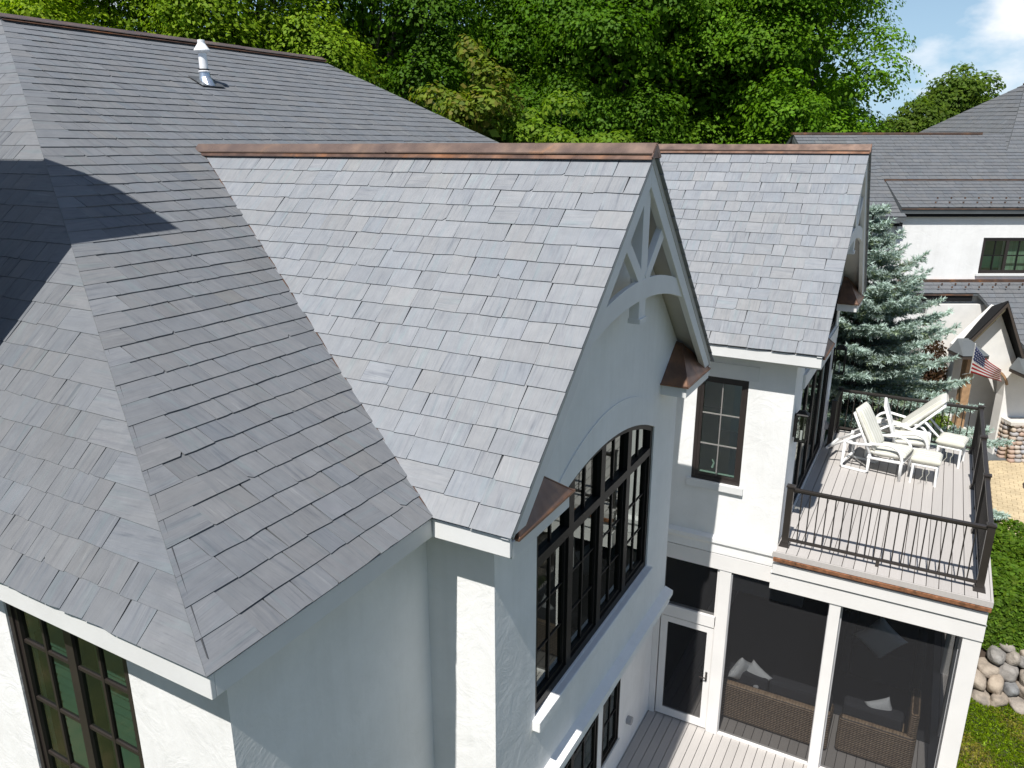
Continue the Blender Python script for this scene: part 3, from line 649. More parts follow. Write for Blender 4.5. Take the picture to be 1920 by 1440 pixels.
# vent pipe
kx, ky = -7.02, 4.45; kz = -kx * KM
vp = thing('vent_pipe', (kx, ky, kz), 'white plastic vent pipe with conical cap standing on slate roof', 'vent pipe')
obj('pipe', MB().tube([(kx, ky, kz - .05), (kx, ky, kz + 0.409)], .062, 20), 'pvc', vp, smooth=False)
obj('collar', MB().tube([(kx, ky, kz + 0.139), (kx, ky, kz + 0.155), (kx, ky, kz + 0.165)], [.085, .09, .07], 20), 'pvc', vp)
obj('cap', MB().tube([(kx, ky, kz + 0.409), (kx, ky, kz + 0.436), (kx, ky, kz + 0.449), (kx, ky, kz + 0.528), (kx, ky, kz + 0.541)], [.08, .115, .115, .06, .055], 20), 'pvc', vp)
obj('cap', MB().tube([(kx, ky, kz + 0.541), (kx, ky, kz + 0.584), (kx, ky, kz + 0.587)], [.052, .052, .045], 20), 'pvc', vp)
obj('flashing', MB().tube([(kx + .05, ky, kz - .09), (kx, ky, kz + 0.066), (kx, ky, kz + 0.139)], [.125, .085, .075], 20), 'galvanised', vp)
obj('boot', MB().tube([(kx, ky, kz + 0.168), (kx, ky, kz + 0.188)], .075, 20), 'rubber', vp)
mb = MB().hexa([(kx + .17, ky - .2, kz - .085 + .02), (kx + .17, ky + .22, kz - .085 + .02), (kx - .12, ky + .22, kz + .06 + .02), (kx - .12, ky - .2, kz + .06 + .02), (kx + .17, ky - .2, kz - .085 + .028), (kx + .17, ky + .22, kz - .085 + .028), (kx - .12, ky + .22, kz + .06 + .028), (kx - .12, ky - .2, kz + .06 + .028)])
fixn(obj('base_flange', mb, 'lead', vp))

# ------------------------------------------------------------------ balcony deck and its railing
ZD = -2.9666; X0d, X1d, Y0d, Y1d = 1.599, 4.054, 6.53, 11.889
bd = thing('balcony_deck', (2.8, 9, -3.3), 'grey composite plank balcony over the screened porch', 'balcony')
nb = 18; bx0, bx1 = XW + .005, X1d + .13; bwid = (bx1 - bx0) / nb
for i in range(nb):
    a = bx0 + i * bwid; box('floor_board', (a + .0045, 6.30, ZD - .028), (a + bwid - .0045, 12.03, ZD), 'deck_board', bd)
box('subfloor', (bx0, 6.33, ZD - .09), (bx1 - .01, 12.0, ZD - .035), 'dark_brown', bd)
box('edge_board', (bx0 - .03, 6.275, ZD - .085), (bx1 + .03, 6.297, ZD - .005), 'deck_board', bd)
box('edge_board', (bx1 + .002, 6.297, ZD - .10), (bx1 + .03, 12.03, ZD - .005), 'deck_board', bd)
fixn(obj('copper_flashing', MB().prism([(bx0 - .01, 6.30, ZD - .088), (bx0 - .01, 6.262, ZD - .098), (bx0 - .01, 6.262, ZD - .148), (bx0 - .01, 6.30, ZD - .148)], (bx1 - bx0 + .03, 0, 0)), 'copper_bright', bd))
box('fascia_board', (bx0 - .012, 6.305, ZD - .365), (bx1, 6.385, ZD - .192), 'porch_trim', bd, bevel=.004)
box('rim', (bx0, 6.386, ZD - .36), (bx1 - .02, 12.0, ZD - .095), 'dark_brown', bd)
rl = thing('balcony_railing', (2.9, 9.2, ZD), 'dark bronze metal railing with thin balusters round the balcony', 'railing')
def post(x, y, h=.93):
    mb = MB().box((x - .045, y - .045, ZD + .001), (x + .045, y + .045, ZD + h)); p = obj('post', mb, 'rail_metal', rl, bevel=.005)
    mb = MB().hexa([(x - .075, y - .075, ZD + .001), (x + .075, y - .075, ZD + .001), (x + .075, y + .075, ZD + .001), (x - .075, y + .075, ZD + .001), (x - .055, y - .055, ZD + .055), (x + .055, y - .055, ZD + .055), (x + .055, y + .055, ZD + .055), (x - .055, y + .055, ZD + .055)])
    obj('base_skirt', mb, 'rail_metal', p)
    c = Vector((x, y, ZD + h)); k = .056
    mb = MB().hexa([c + Vector(v) for v in ((-k, -k, 0), (k, -k, 0), (k, k, 0), (-k, k, 0), (-k, -k, .018), (k, -k, .018), (k, k, .018), (-k, k, .018))])
    mb.add([c + Vector(v) for v in ((-k, -k, .018), (k, -k, .018), (k, k, .018), (-k, k, .018), (0, 0, .035))], [(0, 1, 4), (1, 2, 4), (2, 3, 4), (3, 0, 4)])
    obj('cap', mb, 'rail_metal', p)
def rails(a, b, foot=True):
    a = Vector(a); b = Vector(b); t = (b - a).normalized(); p = a + t * .046; q = b - t * .046; L_ = (q - p).length
    up = Vector((0, 0, 1))
    obj('top_rail', MB().bar(p + up * .895, q + up * .895, .062, .034).bar(p + up * .868, q + up * .868, .038, .022), 'rail_metal', rl, bevel=.004)
    obj('bottom_rail', MB().bar(p + up * .105, q + up * .105, .042, .036), 'rail_metal', rl, bevel=.003)
    n = round(L_ / .112)
    for i in range(1, n):
        c = p + t * (L_ * i / n)
        obj('baluster', MB().tube([c + up * .12, c + up * .86], .0085, 8), 'rail_metal', rl)
    if foot:
        c = (p + q) / 2; obj('foot_block', MB().box(c + Vector((-.02, -.02, .001)), c + Vector((.02, .02, .088))), 'rail_metal', rl)
dy = (Y1d - Y0d) / 3
PT = [(X0d, Y0d), (X1d, Y0d), (X1d, Y0d + dy), (X1d, Y0d + 2 * dy), (X1d, Y1d), (1.63, Y1d), (1.63, 10.95)]
for p in PT: post(*p)
for a, b in zip(PT, PT[1:]): rails((*a, ZD), (*b, ZD), foot=(a[0] != b[0] or abs(a[1] - b[1]) > 1.2))
# ------------------------------------------------------------------ wall lanterns
def lantern(x, y, z, label, s=1.):
    t = thing('wall_lantern', (x, y, z), label, 'lantern', None)
    cx = x + .15 * s
    w = .095 * s
    box('back_plate', (x, y - .05 * s, z - .22 * s), (x + .02, y + .05 * s, z + .25 * s), 'dark_frame', t)
    obj('bracket', MB().tube([(x + .01, y, z + .22 * s), (x + .08 * s, y, z + .33 * s), (cx, y, z + .31 * s)], .012, 8), 'dark_frame', t)
    mb = MB().box((cx - w, y - w, z - .30 * s), (cx + w, y + w, z - .275 * s)).box((cx - w, y - w, z + .24 * s), (cx + w, y + w, z + .262 * s))
    for a in (-1, 1):
        for b in (-1, 1): mb.box((cx + a * w - .009, y + b * w - .009, z - .3 * s), (cx + a * w + .009, y + b * w + .009, z + .26 * s))
    obj('cage', mb, 'dark_frame', t)
    mb = MB().hexa([(cx - w * 1.2, y - w * 1.2, z + .262 * s), (cx + w * 1.2, y - w * 1.2, z + .262 * s), (cx + w * 1.2, y + w * 1.2, z + .262 * s), (cx - w * 1.2, y + w * 1.2, z + .262 * s), (cx - w * .4, y - w * .4, z + .34 * s), (cx + w * .4, y - w * .4, z + .34 * s), (cx + w * .4, y + w * .4, z + .34 * s), (cx - w * .4, y + w * .4, z + .34 * s)])
    obj('hood', mb, 'dark_frame', t)
    for a, b in ((1, 0), (-1, 0), (0, 1), (0, -1)):
        k = w - .012; u_ = Vector((-b, a, 0)) * k; c = Vector((cx + a * k, y + b * k, z)); me = bpy.data.meshes.new('pane')
        me.from_pydata([c - u_ + Vector((0, 0, -.27 * s)), c + u_ + Vector((0, 0, -.27 * s)), c + u_ + Vector((0, 0, .24 * s)), c - u_ + Vector((0, 0, .24 * s))], [], [(0, 1, 2, 3)]); link('pane', me, 'lamp_glass', t)
    obj('candle', MB().tube([(cx, y, z - .27 * s), (cx, y, z - .08 * s)], .016, 8), 'white_metal', t)
    return t
lantern(XW + .001, 6.80, -1.22, 'black box lantern on the white wall between balcony doors and railing corner post', .72)
lantern(XW + .001, 10.9, -1.22, 'black box lantern beyond the balcony doors, near the blue spruce', .85)
tag(box('outlet_box', (XW + .001, 10.93, -2.62), (XW + .06, 11.03, -2.5), 'outlet'), 'small grey weatherproof outlet cover low on the balcony wall', 'outlet box')
tag(obj('outlet_box', MB().tube([(-.279, 5.46, -6.0), (-.20, 5.46, -6.0)], .065, 8), 'outlet'), 'small grey round outlet cover on wall below the bay, by the porch door', 'outlet box')

# ------------------------------------------------------------------ screened porch under the balcony
ZP = -6.6; pf = faceS(6.50)
pdk = thing('porch_deck', (2, 7, GZ), 'pale grey plank deck running under the screened porch', 'deck')
x = -.27
while x < 4.15:
    box('floor_board', (x + .0045, 3.4, ZP - .03), (x + .1355, 11.95, ZP), 'deck_board', pdk); x += .14
box('skirt', (-.27, 3.41, GZ + .001), (4.2, 11.94, ZP - .035), 'dark_brown', pdk)
por = thing('screened_porch', (2, 9, ZP), 'white framed screened porch with dark mesh panels below the balcony', 'porch')
def pb(u0, u1, v0, v1, w0=-.13, w1=0., nm='post', par=por, mat='porch_trim'): return fixn(pbox(nm, pf, u0, u1, v0, v1, w0, w1, mat, par, bevel=.004))
pb(.715, .895, ZP + .001, -3.60); pb(2.315, 2.465, ZP + .001, -3.60, w1=.15); pb(3.965, 4.185, ZP + .001, -3.60, w1=.15)
pb(-.279, -.175, ZP + .001, -3.60, w1=-.02)
pb(-.28, 1.48, -3.60, -3.345, nm='header', w1=.012); pb(1.481, 4.19, -3.60, -3.335, nm='header', w1=.17); pb(-.16, .70, -4.66, -4.46, nm='transom_bar', w1=-.012)
pb(1.475, 4.20, -3.352, -3.34, nm='drip_molding', w0=.17, w1=.182, mat='outlet')
for a, b, z in ((.895, 2.315, ZP), (2.465, 3.965, ZP)):
    pb(a, b, z + .001, z + .05, nm='bottom_rail', w0=-.1, w1=-.03)
    pb(a, b, -3.63, -3.601, nm='stop', w0=-.09, w1=-.02, mat='dark_frame'); pb(a + .0005, a + .02, z + .05, -3.63, nm='stop', w0=-.085, w1=-.025, mat='outlet'); pb(b - .02, b - .0005, z + .05, -3.63, nm='stop', w0=-.085, w1=-.025, mat='outlet')
def scr(u0, u1, v0, v1, w, parent, mapf=pf):
    me = bpy.data.meshes.new('screen_panel'); q = [mapf(u0, v0, w), mapf(u1, v0, w), mapf(u1, v1, w), mapf(u0, v1, w)]; me.from_pydata(q, [], [(0, 1, 2, 3)]); return link('screen_panel', me, 'insect_screen', parent)
scr(.895, 2.315, ZP + .05, -3.61, -.055, por); scr(2.465, 3.965, ZP + .05, -3.61, -.055, por); scr(-.16, .70, -4.46, -3.61, -.055, por)
pb(-.16, -.1405, -4.46, -3.60, nm='stop', w0=-.1, w1=-.03); pb(.68, .7145, -4.46, -3.60, nm='stop', w0=-.1, w1=-.03)
# door
dmb = MB()
for q in ((-.155, -.045, ZP + .03, -4.68), (.60, .70, ZP + .03, -4.68), (-.045, .60, ZP + .03, ZP + .17), (-.045, .60, -4.78, -4.68)): dmb.hexa(hx(pf, *q, -.075, -.028))
door = fixn(obj('door', dmb, 'porch_trim', por)); scr(-.045, .60, ZP + .17, -4.78, -.05, door)
pb(.70, .7145, ZP + .001, -4.66, nm='jamb', w0=-.1, w1=-.035)
fixn(obj('handle', MB().tube([pf(.645, -5.50, -.02), pf(.645, -5.66, -.02)], .017, 8).tube([pf(.645, -5.58, -.025), pf(.645, -5.58, .03), pf(.55, -5.58, .035)], .011, 8), 'bronze_frame', door))
# east side of the porch
pe = faceE(4.185)
for y0, y1 in ((8.2, 8.34), (10.0, 10.14), (11.8, 11.94)): fixn(pbox('post', pe, y0, y1, ZP + .001, -3.60, -.13, 0, 'porch_trim', por))
fixn(pbox('header', pe, 6.64, 11.94, -3.60, -3.36, -.13, 0, 'porch_trim', por))
for y0, y1 in ((6.63, 8.2), (8.34, 10.0), (10.14, 11.8)): scr(y0, y1, ZP + .02, -3.60, -.06, por, pe)
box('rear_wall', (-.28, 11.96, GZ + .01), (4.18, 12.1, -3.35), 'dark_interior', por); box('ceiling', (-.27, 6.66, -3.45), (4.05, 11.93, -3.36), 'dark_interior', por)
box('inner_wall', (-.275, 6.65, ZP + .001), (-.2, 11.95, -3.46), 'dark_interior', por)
tag(box('dark_floor_sheet', (.2, 7.95, ZP + .001), (3.95, 11.8, ZP + .012), 'dark_cushion'), 'dark charcoal sheet added to darken the porch floor behind the sofas', 'dark_floor_sheet')  # added thin sheet; darkens the floor boards behind the sofas
tag(obj('handrail_post', MB().box((4.055, 5.42, ZP + .001), (4.125, 5.49, -5.63)).hexa([(4.05, 5.415, -5.63), (4.13, 5.415, -5.63), (4.13, 5.495, -5.63), (4.05, 5.495, -5.63), (4.07, 5.435, -5.60), (4.11, 5.435, -5.60), (4.11, 5.475, -5.60), (4.07, 5.475, -5.60)]), 'rail_metal', bevel=.012), 'dark bronze stair rail post on the plank deck before the porch corner', 'rail post')
# wicker furniture behind the screen
def wicker(x0, x1, y0, y1, h, label, arm=None):
    t = thing('wicker_sofa', ((x0 + x1) / 2, (y0 + y1) / 2, ZP), label, 'sofa', 'wicker seats in the porch')
    def r(nm, a, b, c, d, e, f): obj(nm, MB().box((a, c, ZP + e), (b, d, ZP + f)), 'wicker', t, bevel=.05)
    r('back', x0, x1, y0, y0 + .16, .04, h); r('base', x0 + .01, x1 - .01, y0 + .12, y1, .06, .30)
    if arm: r('arm', x1 - .14, x1 + .01, y0 + .02, y1, .05, h + .0); r('arm_wing', x1 - .13, x1, y0 + .05, y0 + .75, h - .12, h + .42)
    n = 2 if x1 - x0 > 1.3 else 1; w = (x1 - x0 - .06 - (.14 if arm else 0)) / n
    for i in range(n):
        a = x0 + .03 + i * w
        for nm, lo, hi in (('seat_cushion', (a, y0 + .17, ZP + .31), (a + w - .02, y1, ZP + .47)), ('back_cushion', (a, y0 + .17, ZP + .48), (a + w - .02, y0 + .40, ZP + h + .18))): obj(nm, MB().box(lo, hi), 'dark_cushion', t, bevel=.05)
    return t
wicker(.55, 2.52, 6.93, 7.85, .70, 'long brown wicker sofa with dark cushions behind the left porch screen, by the door')
wicker(2.62, 3.70, 7.03, 7.9, .66, 'brown wicker corner seat with raised arm behind the porch screen nearest the lawn', arm=True)
def pillow(loc, rot, size, label):
    bm = bmesh.new(); n = 14
    g = [[None] * (n + 1) for _ in range(n + 1)]
    vs2 = {}
    for s in (-1, 1):
        for i in range(n + 1):
            for j in range(n + 1):
                u = i / n * 2 - 1; v = j / n * 2 - 1; e = (1 - u ** 4) * (1 - v ** 4)
                pin = 1 - .10 * (1 - abs(u) ** 2) * abs(v) ** 3; pin2 = 1 - .10 * (1 - abs(v) ** 2) * abs(u) ** 3
                if s == 1 and (i in (0, n) or j in (0, n)): vs2[s, i, j] = vs2[-1, i, j]; continue
                vs2[s, i, j] = bm.verts.new((u * .5 * pin2, v * .5 * pin, s * .19 * e ** .6))
        for i in range(n):
            for j in range(n):
                q = [vs2[s, i, j], vs2[s, i + 1, j], vs2[s, i + 1, j + 1], vs2[s, i, j + 1]]; bm.faces.new(q if s == 1 else q[::-1])
    me = bpy.data.meshes.new('throw_pillow'); bm.to_mesh(me); bm.free(); me.polygons.foreach_set('use_smooth', [True] * len(me.polygons))
    o = link('throw_pillow', me, 'pillow'); o.scale = (size,) * 3; o.location = loc; o.rotation_euler = rot
    return tag(o, label, 'pillow')
pillow((1.06, 7.18, ZP + .86), (R(100), R(38), R(62)), .40, 'pale patterned throw pillow tipped against the sofa end near the porch door')
pillow((1.30, 7.20, ZP + .80), (R(74), R(28), R(-14)), .40, 'pale patterned throw pillow slumped on the long sofa beside another pillow')
pillow((3.18, 7.35, ZP + .78), (R(80), R(-22), R(18)), .38, 'pale zigzag throw pillow on the wicker corner seat')
pillow((3.02, 9.05, ZP + .98), (R(86), R(42), R(5)), .62, 'large pale throw pillow deep inside the screened porch')
ch2 = thing('armchair', (3.1, 9.5, ZP), 'dark cushioned armchair holding the large pillow deep in the porch', 'armchair')
for nm, lo, hi in (('seat', (2.6, 9.0, ZP + .1), (3.6, 9.8, ZP + .75)), ('back', (2.6, 9.6, ZP + .5), (3.6, 9.9, ZP + 1.35)), ('arm', (2.45, 9.0, ZP + .1), (2.6, 9.9, ZP + .9)), ('arm', (3.6, 9.0, ZP + .1), (3.75, 9.9, ZP + .9))): obj(nm, MB().box(lo, hi), 'dark_cushion', ch2, bevel=.05)

# ------------------------------------------------------------------ loungers and footstools on the balcony
def pad(name, a, b, half, th, parent, n=8):     # quilted cushion from a to b (local XZ), half width along Y
    a = Vector(a); b = Vector(b); t = (b - a).normalized(); u = Vector((0, 1, 0)); nn = t.cross(u) * -1
    if nn.z < 0: nn = -nn
    bm = bmesh.new(); L_ = (b - a).length; M = 10; K = 10; g = {}
    for s in (0, 1):
        for i in range(M + 1):
            for j in range(K + 1):
                x = i / M; y = j / K * 2 - 1; e = min(1, 8 * x * (1 - x) + .12) ** .5 * min(1, 3.2 * (1 - y * y) + .10) ** .5
                e *= .93 + .07 * abs(math.cos(x * math.pi * 3))
                p = a + t * (L_ * x) + u * (half * y) + nn * (th * (.5 + (.5 if s else -.5) * e)); g[s, i, j] = bm.verts.new(p)
    for i in range(M):
        for j in range(K):
            bm.faces.new((g[1, i, j], g[1, i + 1, j], g[1, i + 1, j + 1], g[1, i, j + 1])); bm.faces.new((g[0, i, j + 1], g[0, i + 1, j + 1], g[0, i + 1, j], g[0, i, j]))
    for i in range(M):
        for j in (0, K): bm.faces.new((g[0, i, j], g[0, i + 1, j], g[1, i + 1, j], g[1, i, j]))
    for j in range(K):
        for i in (0, M): bm.faces.new((g[0, i, j], g[0, i, j + 1], g[1, i, j + 1], g[1, i, j]))
    bmesh.ops.recalc_face_normals(bm, faces=bm.faces)
    me = bpy.data.meshes.new(name); bm.to_mesh(me); bm.free(); me.polygons.foreach_set('use_smooth', [True] * len(me.polygons))
    return link(name, me, 'cushion', parent)
def arc(p0, p1, p2, n=7):
    p0, p1, p2 = Vector(p0), Vector(p1), Vector(p2); return [p0 * (1 - t) ** 2 + p1 * 2 * t * (1 - t) + p2 * t * t for t in [i / n for i in range(n + 1)]]
def lounger(label, recl=.36, cushion=True):
    t = thing('patio_lounger', (0, 0, 0), label, 'lounger', None); h = .29; r = .026
    for s in (-1, 1):
        y = s * h
        obj('leg', MB().tube([(.46, y, 0), (.46, y, .33)] + arc((.46, y, .33), (.46, y, .60), (.20, y, .605)) + [(-.05, y, .56)] + arc((-.05, y, .56), (-.25, y, .48), (-.50, y, .50), 5), r, 8), 'white_metal', t, center=False, smooth=True)
        obj('sled_foot', MB().tube([(-.50, y, .50), (-.52, y, .06), (-.50, y, .022), (-.10, y, .022), (-.07, y, .05), (-.07, y, .36)], r, 8), 'white_metal', t, center=False, smooth=True)
        obj('seat_rail', MB().tube([(.46, y, .34), (-.10, y, .30)], r, 8), 'white_metal', t, center=False, smooth=True)
        obj('back_rail', MB().tube([(-.05, y * .92, .32), (-.05 - recl, y * .92, 1.04)], r * .9, 8), 'white_metal', t, center=False, smooth=True)
        obj('back_strut', MB().tube([(-.05 - recl * .55, y * .9, .70), (-.80, y * .9, .30)], r * .8, 8), 'white_metal', t, center=False, smooth=True)
    obj('front_bar', MB().tube([(.46, -h, .33), (.46, h, .33)], r, 8), 'white_metal', t, center=False); obj('rear_bar', MB().tube([(-.50, -h, .12), (-.50, h, .12)], r, 8), 'white_metal', t, center=False)
    obj('strut_bar', MB().tube([(-.80, -h, .30), (-.80, h, .30)], r, 8), 'white_metal', t, center=False); obj('head_bar', MB().tube([(-.05 - recl, -h * .92, 1.04), (-.05 - recl, h * .92, 1.04)], r, 8), 'white_metal', t, center=False)
    pad('seat_cushion', (-.08, 0, .335), (.50, 0, .375), .27, .14, t)
    if cushion: pad('back_cushion', (-.06, 0, .40), (-.07 - recl * 1.06, 0, 1.10), .27, .13, t)
    else: obj('back_sling', MB().hexa([(-.06, -h * .9, .34), (-.06, h * .9, .34), (-.05 - recl, h * .9, 1.05), (-.05 - recl, -h * .9, 1.05), (-.035, -h * .9, .35), (-.035, h * .9, .35), (-.025 - recl, h * .9, 1.06), (-.025 - recl, -h * .9, 1.06)]), 'white_metal', t, center=False)
    return t
def stool(label):
    t = thing('footstool', (0, 0, 0), label, 'footstool', None); r = .021
    for s in (-1, 1):
        for k in (-1, 1): obj('leg', MB().tube([(.19 * k, .22 * s, 0), (.18 * k, .21 * s, .335)], r, 8), 'white_metal', t, center=False)
    for s in (-1, 1):
        obj('side_bar', MB().tube([(-.19, .21 * s, .335), (.19, .21 * s, .335)], r, 8), 'white_metal', t, center=False); obj('end_bar', MB().tube([(.18 * s, -.21, .335), (.18 * s, .21, .335)], r, 8), 'white_metal', t, center=False)
        obj('tie', MB().tube([(.02 + .03 * s, -.235, .34), (.03 + .05 * s, -.26, .24), (.02 + .03 * s, -.255, .17), (.0 + .06 * s, -.26, .08)], .005, 5), 'cushion', t, center=False)
    pad('cushion', (-.23, 0, .355), (.23, 0, .355), .25, .14, t)
    return t
for f, lab, x, y, a in ((lounger, 'white tube-framed lounger with striped cushion, its footstool pulled up, nearer the front balusters', 2.52, 10.18, -12),):
    o = f(lab, .36); o.location = (x, y, ZD); o.rotation_euler.z = R(a)
o = lounger('white lounger with bare upright back between the two cushioned lounger backs', .26, cushion=False); o.location = (2.80, 10.95, ZD); o.rotation_euler.z = R(3)
o = lounger('white lounger turned towards the house wall, striped back cushion leaning to the side railing', .62); o.location = (2.78, 11.47, ZD); o.rotation_euler.z = R(180)
o = stool('low white footstool with cushion ties standing at the foot of the front lounger'); o.location = (3.28, 10.08, ZD); o.rotation_euler.z = R(-3)
o = stool('low white footstool with cushion set beside the balcony side railing'); o.location = (3.66, 11.20, ZD); o.rotation_euler.z = R(-10)

# ------------------------------------------------------------------ leaf meshes
def leaf_mesh(name, P, Nn, S, Cc, mat, parent=None, aspect=.62, fold=.25, seed=0):
    rg = np.random.default_rng(seed); n = len(P)
    Nn = Nn / np.maximum(1e-6, np.linalg.norm(Nn, axis=1, keepdims=True)); a = rg.normal(size=(n, 3)); T = a - Nn * np.sum(a * Nn, 1, keepdims=True)
    T /= np.maximum(1e-6, np.linalg.norm(T, axis=1, keepdims=True)); B = np.cross(Nn, T); S = S[:, None]
    V = np.empty((n, 4, 3)); V[:, 0] = P - T * S * .5; V[:, 1] = P + B * S * .5 * aspect + Nn * S * fold * .4 + T * S * .05; V[:, 2] = P + T * S * .5; V[:, 3] = P - B * S * .5 * aspect + Nn * S * fold * .4 + T * S * .05
    me = bpy.data.meshes.new(name); me.vertices.add(n * 4); me.vertices.foreach_set('co', V.astype(np.float32).ravel())
    me.loops.add(n * 4); me.loops.foreach_set('vertex_index', np.arange(n * 4, dtype=np.int32)); me.polygons.add(n)
    me.polygons.foreach_set('loop_start', np.arange(0, n * 4, 4, dtype=np.int32)); me.polygons.foreach_set('loop_total', np.full(n, 4, dtype=np.int32)); me.update(); me.validate()
    at = me.attributes.new('col', 'FLOAT_COLOR', 'POINT'); c4 = np.ones((n, 4, 4), dtype=np.float32); c4[:, :, :3] = Cc[:, None, :]; at.data.foreach_set('color', c4.ravel())
    return link(name, me, mat, parent)
def sph(rg, n):
    a = rg.normal(size=(n, 3)); return a / np.linalg.norm(a, axis=1, keepdims=True)
def leafcol(rg, n, base, var=.22, yel=.3):
    b = np.array(base)[None, :] * np.exp(rg.normal(0, var, size=(n, 1))); y = np.abs(rg.normal(0, yel, size=(n, 1))); return np.clip(b * (1 + y * np.array([[.8, .32, -.1]])), .003, .6)
E1 = Vector((math.cos(YAW), math.sin(YAW), 0)); E2 = Vector((-math.sin(YAW), math.cos(YAW), 0))
def site(a, D, z=TZ): p = CAM + E1 * a + E2 * D; return Vector((p.x, p.y, z))
def tree(base, h, rad, ncl, lpc, size, col, label, seed, cr0=.30, clr=1.0, group='trees beyond the houses', name='broadleaf_tree', trunk_r=.28, yel=.3, tint=None, shell=.70):
    rg = np.random.default_rng(seed); rr = random.Random(seed); t = thing(name, base, label, 'tree', group); base = Vector(base)
    zc = base.z + h * (cr0 + (1 - cr0) / 2); rz = h * (1 - cr0) / 2
    lean = Vector((rr.uniform(-.5, .5), rr.uniform(-.5, .5), 0))
    pts = [base + lean * k + Vector((0, 0, h * .8 * k - .2)) for k in (0, .25, .5, .75, 1)]
    obj('trunk', MB().tube(pts, [trunk_r * 1.25, trunk_r, trunk_r * .75, trunk_r * .45, trunk_r * .15], 9), 'bark', t, smooth=True)
    d = sph(rg, ncl); d[:, 2] = np.where(d[:, 2] < -.55, -d[:, 2], d[:, 2]); r_ = shell + (1 - shell) * rg.random(ncl) ** .6
    cc = d * r_[:, None] * np.array([[rad, rad, rz]]); wob = 1 + .14 * np.sin(d[:, :1] * 5 + seed) * np.cos(d[:, 1:2] * 6 + seed * 2); cc *= wob
    cc += np.array([[base.x + lean.x, base.y + lean.y, zc]])
    for i in range(min(14, ncl)):
        k = rr.uniform(.35, .8); a = base + lean * k + Vector((0, 0, h * .8 * k)); b = Vector(cc[i]); m_ = a.lerp(b, .5) + Vector((0, 0, .4))
        obj('limb', MB().tube([a, m_, b], [trunk_r * .36, trunk_r * .22, .02], 6), 'bark', t)
    lsz = clr * rg.uniform(.55, 1.3, ncl); wt = lsz ** 2; cnt = np.maximum(20, (wt / wt.mean() * lpc).astype(int)); ci = np.repeat(np.arange(ncl), cnt); n = len(ci); ls = lsz[ci][:, None]
    dd = sph(rg, n); lowm = dd[:, 2] < -.30; dd[lowm, 2] *= -1
    fr_ = rg.uniform(3.2, 5.5, (ncl, 3))[ci]; ph = rg.uniform(0, 6, (ncl, 3))[ci]
    lump = 1 + .20 * np.sin(dd[:, :1] * fr_[:, :1] + ph[:, :1]) * np.sin(dd[:, 1:2] * fr_[:, 1:2] + ph[:, 1:2]) + .14 * np.sin(dd[:, 2:] * 2 * fr_[:, 2:] + dd[:, :1] * 7 + ph[:, 2:])
    rad_ = (1 - .38 * rg.random((n, 1)) ** 1.8) * lump
    P = cc[ci] + dd * ls * rad_ * np.array([[1, 1, .72]])
    Nn = dd * 1.0 + np.array([[0, -.12, .35]]) + rg.normal(0, .30, (n, 3))
    S = size * rg.uniform(.6, 1.3, n); C_ = leafcol(rg, n, col, .16, yel * .8); C_ *= np.exp(rg.normal(0, .10, ncl))[ci][:, None]
    # inner foliage that closes the crown
    k = int(n * .06); q = sph(rg, k) * (.25 + .55 * rg.random((k, 1))) * np.array([[rad, rad, rz]]) + np.array([[base.x + lean.x, base.y + lean.y, zc]])
    P = np.vstack([P, q]); Nn = np.vstack([Nn, rg.normal(0, 1, (k, 3))]); S = np.concatenate([S, size * rg.uniform(1.6, 2.6, k)]); C_ = np.vstack([C_, leafcol(rg, k, col, .2, yel)]); n += k
    if tint is not None:
        k = rg.random(n) < .3; C_[k] = C_[k] * .4 + np.array(tint) * .6
    leaf_mesh('crown', P, Nn, S, C_, 'leaf', t, seed=seed)
    return t
# ------------------------------------------------------------------ trees behind
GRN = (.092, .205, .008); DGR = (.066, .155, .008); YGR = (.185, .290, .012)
LBL = ['dense green maple with layered leafy boughs behind the slate roofs', 'tall dark green maple standing behind the gable ridges']
tl = [  # a, D, h, rad, ncl, lpc, size, colour, label
 (10.9, 33, 17.2, 4.0, 190, 190, .27, GRN, 'big rounded maple at the open sky beside the neighbouring slate house'),
 (7.6, 36, 18.5, 4.2, 190, 180, .28, GRN, 'tall maple rising between the rounded maple and the deeper wood'),
 (4.2, 33, 19.5, 4.4, 190, 190, .27, DGR, 'tall dark maple right behind the copper ridge end'),
 (.6, 37, 20.5, 4.4, 180, 180, .28, GRN, 'tall maple with hanging boughs behind the small reddish tree'),
 (-6.0, 33, 18.5, 3.7, 150, 170, .26, DGR, 'dark shady tree with bare limbs beyond the end of the main roof hip'),
 (-10.2, 31, 17.5, 3.9, 170, 180, .26, (.145, .245, .012), 'yellow-green tree behind the main copper ridge past the vent pipe'),
 (-14.6, 30, 17.0, 3.6, 160, 190, .26, YGR, 'bright yellow-green ash behind the vent pipe and main ridge'),
 (-17.4, 29, 15.6, 2.3, 130, 190, .26, YGR, 'bright feathery tree by the sky gap at the far end of the main ridge'),
]
for i, (a, D, h, rad, ncl, lpc, sz, c, lab) in enumerate(tl):
    tree(site(a, D), h, rad, int(ncl * .78), int(lpc * 3.45), sz * .58, c, lab, 100 + i, clr=1.45, cr0=.18, shell=.74)
